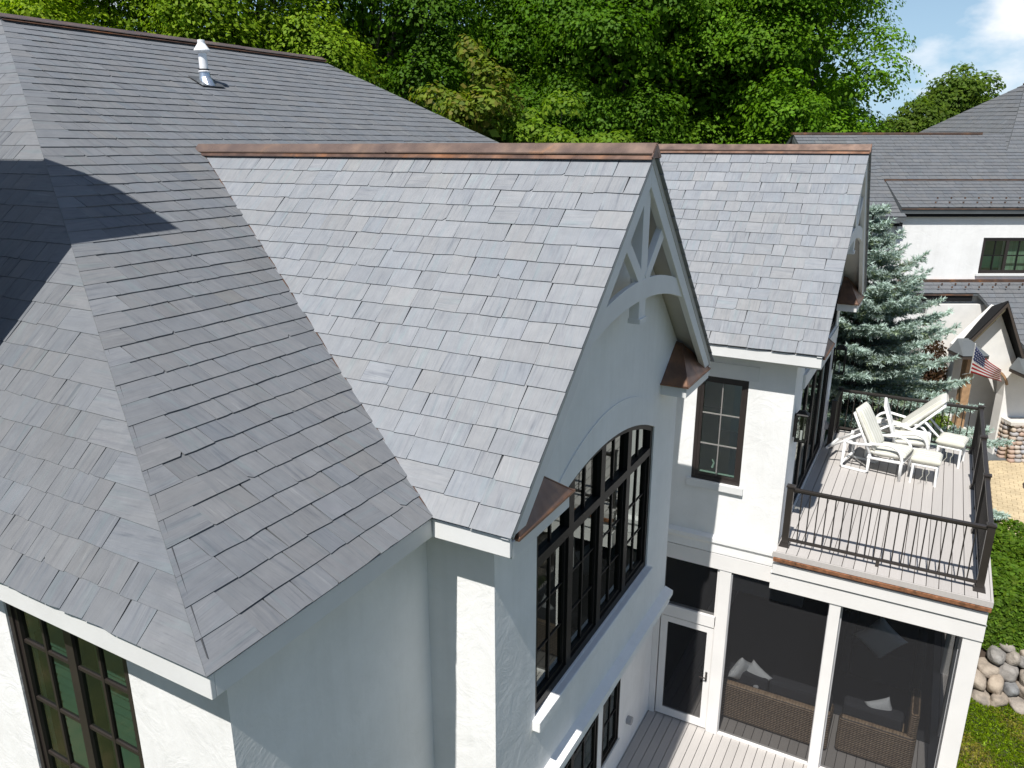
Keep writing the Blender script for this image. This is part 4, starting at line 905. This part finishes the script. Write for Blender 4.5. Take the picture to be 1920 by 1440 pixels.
for i, (a, D, h, rad) in enumerate([(15.5, 44, 11, 3.), (9.5, 46, 21, 5), (3, 47, 21, 5.5), (-3, 46, 15, 5), (-8, 45, 15, 5), (-15, 44, 14, 5), (-20.5, 44, 14, 3)]):
    tree(site(a, D), h, rad, 110, 120, .42, (.030, .078, .008), ['dark green tree deep in the wood behind %s' % k for k in ('the rounded maple by the open sky', 'the neighbouring roof ridge end', 'the gable copper ridge end', 'the slender reddish tree', 'the main roof hip end', 'the vent pipe', 'the far end of the main ridge')][i], 140 + i, clr=1.5, cr0=.08, group='deep wood trees')
tree(site(-.9, 26.5), 11.6, 1.5, 70, 140, .20, (.12, .18, .02), 'slender small tree with reddish green leaves behind the copper ridge', 160, clr=.62, cr0=.30, tint=(.22, .17, .04), group='small trees', trunk_r=.12, shell=.2)
tree(site(1.0, 27), 9.8, 2.3, 70, 150, .20, (.115, .205, .016), 'light green bushy sapling behind the ridge, beside the reddish tree', 161, clr=.75, cr0=.25, group='small trees', trunk_r=.12)
tree(site(3.1, 27.5), 9.4, 1.5, 40, 150, .20, (.11, .20, .014), 'low leafy sapling behind the middle of the copper ridge', 162, clr=.7, cr0=.25, group='small trees', trunk_r=.1)
for i, (a, D, h, rad) in enumerate([(19.9, 38, 11.8, 1.25), (21.6, 39, 11.6, 1.0), (18.3, 37, 10.2, 1.3), (16.8, 37, 9.3, 1.5)]):
    tree(site(a, D), h, rad, 70, 220, .19, (.075, .135, .014), ['tall dark green tree top above the neighbouring hip roof', 'narrow dark green tree top closest to the neighbouring roof peak', 'lower dark tree sloping down from the tall one behind the neighbour roof', 'lowest dark green tree between maple and neighbouring roof'][i], 170 + i, clr=.8, cr0=.2, group='trees behind the neighbour')
for i, (x, y) in enumerate([(-9, -24), (-3, -27), (3, -25), (10, -28), (-16, -22), (18, -20)]):   # across the garden, mirrored in the glass
    tree((x, y, GZ), 13 + i % 3, 4, 50, 90, .6, (.045, .11, .014), 'garden tree across the lawn, %s' % ('facing the corner window', 'beside the corner window axis', 'opposite the gable with the arched window', 'opposite the balcony', 'at the chimney side', 'at the patio side')[i], 180 + i, clr=1.5, cr0=.12, group='garden trees across the lawn')
# ------------------------------------------------------------------ blue spruce
def spruce(base, h, rb, seed):
    rg = np.random.default_rng(seed); rr = random.Random(seed); base = Vector(base)
    t = thing('blue_spruce', base, 'tall blue-green spruce with drooping tiered boughs beyond the balcony railing', 'tree')
    obj('trunk', MB().tube([base, base + Vector((0, 0, h * .5)), base + Vector((0, 0, h * .98))], [.20, .12, .015], 8), 'bark', t)
    A = []; D = []; Lg = []; Sh = []
    z = .5
    bmb = MB()
    while z < h - .12:
        k = 1 - z / h; ln0 = rb * k + .08; nbr = 11 if k > .25 else 7; ph = rr.uniform(0, 6)
        for b in range(nbr):
            an = ph + 2 * math.pi * b / nbr + rr.gauss(0, .2); ln = ln0 * rr.uniform(.72, 1.12); el = .55 - k * .75 + rr.gauss(0, .06)
            d = Vector((math.cos(an), math.sin(an), 0)); p0 = base + Vector((0, 0, z)); pts = []
            m = max(4, int(ln / .16))
            for i in range(m + 1):
                s = i / m; pts.append(p0 + d * (ln * s) + Vector((0, 0, ln * (el * s - .22 * s * s * (k + .2) + .20 * s ** 3))))
            bmb.tube(pts[::2] if len(pts) > 4 else pts, [.022 * (1 - .85 * i / len(pts[::2] if len(pts) > 4 else pts)) for i in range(len(pts[::2] if len(pts) > 4 else pts))], 4, False)
            side = d.cross(Vector((0, 0, 1)))
            for i in range(1, m + 1):
                s = i / m; p = pts[i]; fw_ = (pts[i] - pts[i - 1]).normalized()
                A.append(p - fw_ * .1); D.append(fw_); Lg.append(.26); Sh.append(s)
                for sg in (-1, 1):
                    tl_ = (.16 + .55 * (1 - s) ** .8 * min(1, ln)) * rr.uniform(.7, 1.15) if s < .97 else .14
                    tl_ = min(tl_, .75)
                    dr = (side * sg * .85 + fw_ * .65 + Vector((0, 0, rr.gauss(-.12, .12)))).normalized()
                    A.append(p); D.append(dr); Lg.append(tl_); Sh.append(s)
                    q = tl_; kk = 0
                    while q > .16 and kk < 4:
                        kk += 1; q_ = p + dr * (tl_ * kk / 5)
                        for s2 in (-1, 1):
                            dr2 = (dr * .75 + (dr.cross(Vector((0, 0, 1))).normalized() * s2 * .7) + Vector((0, 0, rr.gauss(-.05, .15)))).normalized()
                            A.append(q_); D.append(dr2); Lg.append(.17 * rr.uniform(.7, 1.2)); Sh.append(s)
                        q -= .1
        z += .33 + .20 * k
    obj('bough', bmb, 'bark', t)
    A = np.array(A); D = np.array(D); Lg = np.array(Lg); Sh = np.array(Sh); n = len(A)
    nn = 17; N_ = n * nn
    ti = rg.random((n, nn)); pos = A[:, None, :] + D[:, None, :] * (Lg[:, None] * ti)[:, :, None]
    a = rg.normal(size=(n, nn, 3)); a -= D[:, None, :] * np.sum(a * D[:, None, :], 2, keepdims=True); a /= np.linalg.norm(a, axis=2, keepdims=True)
    nd = a * .75 + D[:, None, :] * .7; nd[:, :, 2] += .12; nd /= np.linalg.norm(nd, axis=2, keepdims=True)
    ln = .092 * rg.uniform(.7, 1.25, (n, nn, 1)); w = .0145
    sd = np.cross(nd, rg.normal(size=(n, nn, 3))); sd /= np.linalg.norm(sd, axis=2, keepdims=True)
    V = np.empty((n, nn, 3, 3), dtype=np.float32); V[:, :, 0] = pos - sd * w; V[:, :, 1] = pos + sd * w; V[:, :, 2] = pos + nd * ln
    me = bpy.data.meshes.new('needles'); me.vertices.add(N_ * 3); me.vertices.foreach_set('co', V.ravel()); me.loops.add(N_ * 3); me.loops.foreach_set('vertex_index', np.arange(N_ * 3, dtype=np.int32))
    me.polygons.add(N_); me.polygons.foreach_set('loop_start', np.arange(0, N_ * 3, 3, dtype=np.int32)); me.polygons.foreach_set('loop_total', np.full(N_, 3, dtype=np.int32)); me.update()
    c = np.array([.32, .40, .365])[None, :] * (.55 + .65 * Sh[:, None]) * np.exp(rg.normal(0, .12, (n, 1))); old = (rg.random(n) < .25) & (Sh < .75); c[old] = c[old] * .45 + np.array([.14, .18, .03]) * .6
    c4 = np.ones((n, nn, 3, 4), dtype=np.float32); c4[..., :3] = c[:, None, None, :]
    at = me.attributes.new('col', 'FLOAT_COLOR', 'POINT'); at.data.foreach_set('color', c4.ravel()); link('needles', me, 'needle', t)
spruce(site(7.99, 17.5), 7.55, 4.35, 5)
# ------------------------------------------------------------------ hedge, retaining wall, grass, patio
def blocky(rg, n, lo, hi):
    lo = np.array(lo); hi = np.array(hi); P = lo + (hi - lo) * rg.random((n, 3)); Nn = np.zeros((n, 3)); f = rg.random(n)
    top = f < .45; P[top, 2] = hi[2] - np.abs(rg.normal(0, .07, top.sum())); Nn[top] = (0, 0, 1)
    fr_ = (f >= .45) & (f < .75); P[fr_, 1] = lo[1] + np.abs(rg.normal(0, .08, fr_.sum())); Nn[fr_] = (0, -1, .3)
    sd = f >= .75; P[sd, 0] = lo[0] + np.abs(rg.normal(0, .08, sd.sum())); Nn[sd] = (-1, 0, .3)
    bmp_ = .10 * np.sin(P[:, 0] * 3.1) * np.cos(P[:, 1] * 2.7) + .06 * np.sin(P[:, 0] * 7 + P[:, 1] * 5); P[:, 2] += bmp_ * (P[:, 2] - lo[2]) / (hi[2] - lo[2])
    return P, Nn + rg.normal(0, .45, (n, 3))
rg = np.random.default_rng(50); P, Nn = blocky(rg, 60000, (4.42, 10.78, TZ - .12), (9.5, 14.5, -5.25))
hd = thing('hedge', (6, 12.5, TZ), 'clipped leafy green hedge above the boulder retaining wall', 'hedge')
leaf_mesh('foliage', P, Nn, .105 * rg.uniform(.6, 1.3, len(P)), leafcol(rg, len(P), (.075, .15, .014), .25, .35), 'leaf', hd, seed=51)
box('stems', (4.75, 11.35, TZ - .01), (9.3, 14.2, -5.5), 'soil', hd)
rw = thing('retaining_wall', (6, 10.6, GZ), 'low retaining wall of stacked rounded field boulders between lawn and hedge', 'retaining wall')
def rock(c, s, seed):
    bm = bmesh.new(); bmesh.ops.create_icosphere(bm, subdivisions=3, radius=1); rg = random.Random(seed); ph = [rg.uniform(0, 6) for _ in range(6)]
    for v in bm.verts:
        p = v.co; k = 1 + .16 * math.sin(2.3 * p.x + ph[0]) * math.cos(2.1 * p.y + ph[1]) + .07 * math.sin(4 * p.z + 3 * p.x + ph[2]) + .03 * math.sin(9 * p.y + 7 * p.x + ph[3]); q = Vector([math.copysign(abs(t) ** .82, t) for t in p]) * k
        v.co = Vector((q.x * s[0], q.y * s[1], q.z * s[2]))
    me = bpy.data.meshes.new('stone'); bm.to_mesh(me); bm.free(); me.polygons.foreach_set('use_smooth', [True] * len(me.polygons))
    o = link('stone', me, 'boulder', rw); o.location = c; o.rotation_euler = (rg.uniform(-.15, .15), rg.uniform(-.25, .25), rg.uniform(-.3, .3)); return o
rr = random.Random(3); k = 0
for row, (z, y, h) in enumerate(((-6.97, 10.26, .11), (-6.78, 10.42, .14), (-6.57, 10.58, .14), (-6.37, 10.74, .13), (-6.20, 10.94, .11))):
    x = 4.35 + .15 * row
    while x < 9:
        w = rr.uniform(.10, .20); k += 1; rock((x + w, y + rr.uniform(-.05, .05), z + rr.uniform(-.03, .03)), (w * 1.05, .22, h * rr.uniform(.9, 1.2)), 60 + k); x += 2 * w
obj('backfill', MB().hexa([(4.4, 10.42, GZ - .05), (9, 10.42, GZ - .05), (9, 11.1, GZ - .05), (4.4, 11.1, GZ - .05), (4.4, 10.98, TZ + .02), (9, 10.98, TZ + .02), (9, 11.1, TZ + .02), (4.4, 11.1, TZ + .02)]), 'soil', rw)
rg = np.random.default_rng(70); n = 70000
P = np.column_stack([rg.uniform(4.1, 8.5, n), rg.uniform(5.2, 10.35, n), np.full(n, GZ + .02)])
dry = (np.sin(P[:, 0] * 2.3 + 1) * np.cos(P[:, 1] * 1.9) + .5 * np.sin(P[:, 0] * 5 + P[:, 1] * 4) + rg.normal(0, .35, n)) > .68
c = leafcol(rg, n, (.115, .20, .006), .3, .4); c[dry] = c[dry] * .35 + np.array([.34, .26, .06]) * .65
gm = leaf_mesh('grass', P, rg.normal(0, 1, (n, 3)) * np.array([[1, 1, .5]]), .065 * rg.uniform(.6, 1.4, n), c, 'grass_blade', aspect=.22, seed=71); tag(gm, kind='stuff')
gm['label'] = 'short mown green grass with dry yellow patches'; gm['category'] = 'grass'
pa = tag(box('patio', (4.6, 14.6, TZ), (16, 34, TZ + .012), 'paver_joint'), kind='structure')
mb = MB(); y = 14.62; r_ = 0; rp = random.Random(9)
while y < 30:
    x = 4.62 - (.11 if r_ % 2 else 0)
    while x < 11:
        w = .22; hgt = TZ + .028 + rp.gauss(0, .003); g = .006; mb.box((max(4.61, x + g), y + g, TZ + .005), (x + w - g, y + .15 - g, hgt)); x += w
    y += .15; r_ += 1
tag(obj('paver_field', mb, 'paver', pa), kind='stuff')
bed = tag(obj('mulch_bed', MB().tube([(6.6, 19.2, TZ + .01), (6.6, 19.2, TZ + .07), (6.6, 19.2, TZ + .10)], [.85, .7, .3], 18), 'soil'), kind='structure')
sh = thing('bedding_plant', (6.5, 19.2, TZ + .1), 'small red-brown leafy plant in the mulch bed on the patio', 'plant'); P = np.array([6.5, 19.2, TZ + .22]) + np.random.default_rng(4).normal(0, .14, (500, 3)) * np.array([[1, 1, .7]])
leaf_mesh('foliage', P, np.random.default_rng(5).normal(0, 1, (500, 3)), np.full(500, .09), leafcol(np.random.default_rng(6), 500, (.10, .05, .03)), 'leaf', sh)

# ------------------------------------------------------------------ the neighbouring house (local axes: a along E1, D along E2)
def Nb(a, D, z): p = CAM + E1 * a + E2 * D; return Vector((p.x, p.y, z))
nh = thing('neighbour_house', Nb(15, 26, TZ), 'white neighbouring house with large slate roof, long dormer and arched entry', 'house')
def nbx(name, a0, a1, D0, D1, z0, z1, mat, parent=nh, bevel=0): return fixn(obj(name, MB().hexa([Nb(a0, D0, z0), Nb(a1, D0, z0), Nb(a1, D1, z0), Nb(a0, D1, z0), Nb(a0, D0, z1), Nb(a1, D0, z1), Nb(a1, D1, z1), Nb(a0, D1, z1)]), mat, parent, bevel=bevel))
def nslope(name, p, region_pts, expo=.2, base=.15, seed=1, th=.10, slatesize=(.2, .34)):
    pts = [Nb(*q) for q in p]; mb = MB().prism(pts, (0, 0, -th)); o = fixn(obj(name, mb, 'far_trim', nh))
    O = pts[0]; U = (pts[1] - pts[0]).normalized(); V = (pts[-1] - pts[0]); V = (V - U * V.dot(U)).normalized()
    reg = [((q - O).dot(U), (q - O).dot(V)) for q in pts]
    tag(link('slate_courses', slate_mesh('slate_courses', slates(O + U.cross(V) * .006, U, V, reg, expo, *slatesize, base, seed, coarse=True, thick=.014, lift=.028)), None, o), kind='stuff'); return o
def fN(D): return lambda u, v, w: tuple(Nb(u, D - w, v))
def nwall(D, outer, holes=(), t=.2, mat='stucco'): mb = MB(); poly_slab(mb, outer, list(holes), fN(D), -t, 0); return fixn(obj('wall', mb, mat, nh))
UW = (13.96, 16.2, -1.08, -.02)
nwall(23.2, rect(11.35, 24, -1.5, .70), [rect(*UW)])
nwall(23.25, rect(10.35, 11.35, -3.6, .58)); nbx('wall', 10.36, 10.56, 23.46, 31, TZ, .5, 'stucco')
nwall(22.9, rect(11.6, 15.2, TZ, -1.62)); nbx('wall', 11.6, 24, 22.95, 23.18, -1.9, -1.45, 'stucco')
nwall(23.22, rect(15.2, 24, TZ, -1.5)); nbx('stone_course', 11.58, 14.0, 22.78, 22.897, TZ, -3.13, 'boulder')
window(fN(23.2), *UW, 3, 2, 2, .05, .05, 'bronze_frame', 'dark_frame', .03, sill=(.08, .07, .06), parent=nh)
nbx('curtain', 14.75, 15.5, 23.42, 23.44, -1.3, .2, 'cushion'); nbx('curtain', 13.5, 14.74, 23.5, 23.52, -1.3, .2, 'shutter')
# roofs
nslope('roof', [(9.35, 22.85, .60), (11.40, 22.85, .60), (11.40, 27.1, 2.94), (9.35, 27.1, 2.94)], None, seed=41)
nslope('roof', [(11.40, 24.1, 1.288), (26, 24.1, 1.288), (26, 27.1, 2.94), (11.40, 27.1, 2.94)], None, seed=48)
nslope('roof', [(26, 31.3, .6), (9.35, 31.3, .6), (9.35, 27.1, 2.94), (26, 27.1, 2.94)], None, seed=42)
nbx('ridge_cap', 9.3, 15.6, 27.0, 27.2, 2.93, 3.0, 'copper')
nwall(27.1 + 4.0, rect(9.5, 24, -6, .5)); nbx('gable_wall', 9.6, 9.7, 23.3, 30.9, -6, .5, 'stucco')
fixn(obj('fascia', MB().prism([Nb(9.34, 22.84, .50), Nb(9.34, 27.1, 2.86), Nb(9.34, 27.1, 2.62), Nb(9.34, 22.84, .28)], E1 * .05), 'far_trim', nh))
nbx('gutter', 9.4, 11.2, 22.78, 22.84, .44, .58, 'far_trim'); nbx('painted_eave_shadow', 9.5, 11.35, 22.9, 23.2, .34, .44, 'dark_fascia_and_shade')  # the near-black strip is painted shade below the eave
nslope('dormer_roof', [(11.30, 23.0, .85), (24, 23.0, .85), (24, 24.5, 1.55), (11.42, 24.5, 1.55)], None, seed=43)
nbx('ridge_cap', 11.4, 24, 24.45, 24.56, 1.53, 1.60, 'copper'); nbx('drip_edge', 11.30, 24, 22.975, 23.0, .81, .845, 'copper')
nbx('fascia', 11.32, 24, 23.01, 23.06, .69, .81, 'far_trim'); nbx('soffit', 11.33, 24, 23.061, 23.197, .60, .70, 'dark_fascia_and_shade')
fixn(obj('fascia', MB().prism([Nb(11.32, 23.02, .82), Nb(11.44, 24.4, 1.48), Nb(11.44, 24.4, 1.30), Nb(11.32, 23.02, .62)], E1 * .06), 'far_trim', nh)); fixn(obj('wall', MB().prism([Nb(11.36, 23.2, .6), Nb(11.36, 24.4, 1.40), Nb(11.36, 24.4, .8)], E1 * .1), 'dark_fascia_and_shade', nh))
# hip tower roof at the right
nslope('hip_roof', [(15.6, 25.6, 2.0), (24, 25.6, 2.0), (24, 29, 4.62), (17.95, 29, 4.62)], None, seed=44)
nslope('hip_roof', [(14.6, 33, 2.2), (15.6, 25.6, 2.0), (17.95, 29, 4.62)], None, seed=45)
nbx('ridge_cap', 17.9, 24, 28.95, 29.06, 4.60, 4.67, 'copper')
# snow guards: small copper studs
for (D0, z0, a0, a1, cnt, D1, z1) in ((22.9, .995, 12.2, 16.2, 11, 23.2, 1.10), (22.75, -1.44, 12.6, 16.2, 10, 22.95, -1.38)):
    for k in range(cnt):
        for D, z, off in ((D0, z0, 0), (D1, z1, .2)):
            a = a0 + (a1 - a0) * k / (cnt - 1) + off; nbx('snow_guard', a, a + .035, D, D + .03, z, z + .05, 'copper')
# lower roof
nslope('lower_roof', [(11.5, 22.66, -1.60), (24, 22.66, -1.60), (24, 23.19, -1.33), (11.5, 23.19, -1.33)], None, seed=46, th=.06)
nbx('copper_flashing', 11.6, 24, 23.13, 23.198, -1.33, -1.25, 'copper'); nbx('drip_edge', 11.5, 13.6, 22.635, 22.66, -1.65, -1.605, 'copper')
nbx('fascia', 11.52, 13.62, 22.67, 22.72, -1.82, -1.67, 'dark_fascia_and_shade'); nbx('soffit', 11.52, 13.6, 22.721, 22.88, -1.82, -1.78, 'far_trim')
nslope('lower_roof', [(14.5, 20.6, -3.15), (20, 20.6, -3.15), (20, 22.64, -1.60), (13.75, 22.64, -1.60)], None, seed=47, th=.06)
# entry portico: asymmetric gable with dark timber soffit, arch and stone bases
PD = 21.35
ah = arch(12.95, 14.22, -4.35, -3.52, 14)
nwall(PD, [(12.62, TZ), (12.95, TZ)] + [(12.95, -4.35)] + ah[::-1][1:-1] + [(14.22, -4.35), (14.22, TZ), (15.6, TZ), (15.6, -3.3), (14.46, -3.38), (13.6, -1.72), (12.62, -2.85)], t=.35, mat='tan_stucco')
archo = [(u_, z_ + .0) for u_, z_ in arch(12.90, 14.27, -4.36, -3.46, 14)]
mb = MB()
for i in range(14):
    q = [archo[i], archo[i + 1], ah[i + 1], ah[i]]; mb.hexa([fN(PD)(p[0], p[1], .002) for p in q] + [fN(PD)(p[0], p[1], .05) for p in q])
fixn(obj('arch_trim', mb, 'wood_post', nh))
def nprism(name, pts, D0, D1, mat): return fixn(obj(name, MB().prism([Nb(a, D0, z) for a, z in pts], E2 * (D1 - D0)), mat, nh))
fixn(obj('portico_roof', MB().add([Nb(12.42, 20.98, -2.94), Nb(13.60, 20.98, -1.47), Nb(14.60, 20.98, -3.56), Nb(12.62, 21.8, -3.08), Nb(13.56, 21.8, -1.84), Nb(14.6, 21.8, -3.6), Nb(12.46, 20.98, -2.99), Nb(13.60, 20.98, -1.54), Nb(14.57, 20.98, -3.58), Nb(12.65, 21.8, -3.13), Nb(13.56, 21.8, -1.91), Nb(14.57, 21.8, -3.63)], [(0, 1, 4, 3), (1, 2, 5, 4), (6, 9, 10, 7), (7, 10, 11, 8), (0, 6, 7, 1), (1, 7, 8, 2), (0, 3, 9, 6), (2, 8, 11, 5), (3, 4, 10, 9), (4, 5, 11, 10)]), 'dark_fascia_and_shade', nh))  # roof coloured near-black to paint in the shadowed recess
nprism('barge_board', [(12.44, -2.97), (13.60, -1.54), (13.60, -1.63), (12.49, -3.01)], 20.95, 20.978, 'dark_brown'); nprism('barge_board', [(13.601, -1.54), (14.58, -3.58), (14.51, -3.60), (13.601, -1.66)], 20.95, 20.978, 'dark_brown')
nprism('timber_trim', [(12.56, -2.98), (13.58, -1.70), (13.58, -1.77), (12.61, -2.99)], 21.00, 21.03, 'brass')
nprism('soffit', [(12.52, -2.985), (13.58, -1.66), (13.58, -1.71), (12.55, -3.0)], 21.04, 21.34, 'dark_brown'); nprism('soffit_band', [(12.66, -2.97), (13.59, -1.78), (13.59, -2.12), (12.86, -2.97)], 21.335, 21.348, 'dark_brown')
for a0, a1, z in ((12.25, 12.98, -2.88), (14.05, 14.9, -3.42)):
    f = fixn(obj('pent_roof', MB().add([Nb(a0, 20.35, z), Nb(a1, 20.35, z), Nb(a1, 21.09, z), Nb(a0, 21.09, z), Nb(a0 + .25, 20.9, z + .30), Nb(a1 - .25, 20.9, z + .30), Nb(a1 - .2, 21.09, z + .32), Nb(a0 + .2, 21.09, z + .32)], [(0, 1, 5, 4), (1, 2, 6, 5), (0, 4, 7, 3), (4, 5, 6, 7), (0, 3, 2, 1)]), 'far_trim', nh))
    nbx('fascia', a0 + .01, a1 - .01, 20.37, 21.09, z - .10, z - .002, 'dark_brown')
nbx('entry_back_wall', 12.3, 15.6, 22.6, 22.7, TZ, -1.9, 'tan_stucco'); nbx('entry_side', 15.4, 15.6, 21.46, 22.6, TZ, -1.9, 'tan_stucco'); nbx('entry_floor', 12.5, 15.4, 20.9, 22.6, TZ + .013, TZ + .045, 'far_trim')
nbx('timber_post', 12.70, 12.92, 20.85, 21.09, -5.2, -2.98, 'wood_post')
cb = random.Random(12)
def stone_base(a0, a1, D0, D1, z0, z1):
    core = nbx('stone_base', a0 + .05, a1 - .05, D0 + .05, D1, z0, z1, 'paver_joint')
    proto = None; z = z0
    while z < z1 - .03:
        h = .13; a = a0
        while a < a1:
            w = cb.uniform(.12, .24); bm = bmesh.new(); bmesh.ops.create_icosphere(bm, subdivisions=2, radius=1)
            for v in bm.verts: q = Vector([math.copysign(abs(t) ** .7, t) for t in v.co]); v.co = E1 * q.x * w * .52 + E2 * q.y * .10 + Vector((0, 0, q.z * h * .52))
            me = bpy.data.meshes.new('stone'); bm.to_mesh(me); bm.free(); me.polygons.foreach_set('use_smooth', [True] * len(me.polygons)); fl = .12 * (1 - (z - z0) / (z1 - z0)) ** 2
            o = link('stone', me, 'cobble', core); o.location = Nb(a + w / 2, D0 - fl, z + h / 2); a += w
        D = D0 + .1
        while D < D1:
            w = cb.uniform(.14, .24); bm = bmesh.new(); bmesh.ops.create_icosphere(bm, subdivisions=2, radius=1)
            for v in bm.verts: q = Vector([math.copysign(abs(t) ** .7, t) for t in v.co]); v.co = E2 * q.y * w * .52 + E1 * q.x * .10 + Vector((0, 0, q.z * h * .52))
            me = bpy.data.meshes.new('stone'); bm.to_mesh(me); bm.free(); me.polygons.foreach_set('use_smooth', [True] * len(me.polygons))
            o = link('stone', me, 'cobble', core); o.location = Nb(a0, D + w / 2, z + h / 2); D += w
        z += h
    nbx('stone_cap', a0 - .08, a1 + .08, D0 - .08, D1, z1, z1 + .09, 'cast_cap')
stone_base(14.36, 15.5, 20.95, 21.6, TZ, -5.08); stone_base(12.45, 12.98, 20.86, 21.5, TZ, -5.25)
# neighbour lantern, flag and a dark shrub
lt = thing('wall_lantern', Nb(13.42, 22.75, -2.85), 'small black lantern on the neighbouring white wall beside the spruce', 'lantern')
nbx('cage', 13.36, 13.50, 22.68, 22.82, -2.95, -2.62, 'dark_frame', lt); nbx('back_plate', 13.40, 13.46, 22.83, 22.89, -3.0, -2.55, 'dark_frame', lt); nbx('hood', 13.33, 13.53, 22.65, 22.85, -2.62, -2.57, 'dark_frame', lt); nbx('tail', 13.41, 13.45, 22.73, 22.77, -3.2, -2.95, 'outlet', lt)
fl = thing('flag', Nb(12.6, 20.5, -3.0), 'red, white and blue striped flag hung on an angled pole at the arched entry', 'flag')
A0, A1 = Nb(12.52, 20.75, -2.95), Nb(12.95, 20.1, -2.62)
obj('pole', MB().tube([Nb(12.62, 20.85, -3.55), Nb(12.27, 19.95, -3.24), Nb(12.10, 19.66, -2.36)], .014, 8), 'white_metal', fl)
me = bpy.data.meshes.new('cloth'); nu, nv = 48, 26; vs_ = []; fs = []; cs = []
tl_, tr_, bl_, br_ = [Nb(a, 20.42, z) for a, z in ((12.50, -2.70), (12.80, -3.00), (12.64, -3.40), (13.49, -3.60))]
# hoist runs down the pole (tl->bl), the fly hangs to the right
tl_, bl_, tr_, br_ = Nb(12.12, 19.7, -2.42), Nb(12.26, 19.95, -3.22), Nb(12.93, 19.72, -3.08), Nb(13.12, 19.85, -3.46)
for i in range(nu + 1):
    for j in range(nv + 1):
        u, v = i / nu, j / nv; p = tl_.lerp(tr_, u).lerp(bl_.lerp(br_, u), v) + Vector((0, 0, -.10 * math.sin(math.pi * u) * (1 - v) * .6)) - E2 * (.05 * math.sin(u * 9 + v * 3) * (.2 + u)); vs_.append(p)
for i in range(nu):
    for j in range(nv):
        a = i * (nv + 1) + j; fs.append((a, a + 1, a + nv + 2, a + nv + 1)); st = j // 2
        if i < nu * .42 and st < 7: cs.append((.75, .75, .78, 1) if (i % 3 == 1 and j % 3 == 1) else (.03, .045, .14, 1))
        else: cs.append((.40, .008, .018, 1) if st % 2 == 0 else (.80, .80, .80, 1))
me.from_pydata(vs_, [], fs); me.update(); at = me.attributes.new('col', 'FLOAT_COLOR', 'FACE'); at.data.foreach_set('color', np.array(cs, dtype=np.float32).ravel()); me.polygons.foreach_set('use_smooth', [True] * len(fs))
fo = link('cloth', me, 'flag_cloth', fl); md = fo.modifiers.new('t', 'SOLIDIFY'); md.thickness = .004
sb = thing('dark_shrub', Nb(12.35, 21.8, TZ), 'dark reddish shrub growing between the spruce and the arched entry', 'shrub'); rg = np.random.default_rng(90); n = 5000
P = np.array(Nb(12.3, 21.9, -4.2)) + sph(rg, n) * rg.random((n, 1)) ** .4 * np.array([[.5, .5, 1.5]]); leaf_mesh('foliage', P, rg.normal(0, 1, (n, 3)), .10 * rg.uniform(.6, 1.3, n), leafcol(rg, n, (.07, .045, .03)), 'leaf', sb, seed=91)
obj('stem', MB().tube([Nb(12.3, 21.9, TZ), Nb(12.3, 21.9, -4)], [.05, .02], 6), 'bark', sb)
sb = thing('green_shrub', Nb(11.6, 20.6, TZ), 'light green shrub at the foot of the entry post, behind the railing', 'shrub'); n = 4500
P = np.array(Nb(11.7, 20.6, -5.3)) + sph(rg, n) * rg.random((n, 1)) ** .4 * np.array([[.8, .6, .9]]); leaf_mesh('foliage', P, rg.normal(0, 1, (n, 3)) + np.array([[0, 0, .7]]), .10 * rg.uniform(.6, 1.3, n), leafcol(rg, n, (.10, .17, .02)), 'leaf', sb, seed=92)
obj('stem', MB().tube([Nb(11.7, 20.6, TZ), Nb(11.7, 20.6, -5.2)], [.05, .02], 6), 'bark', sb)
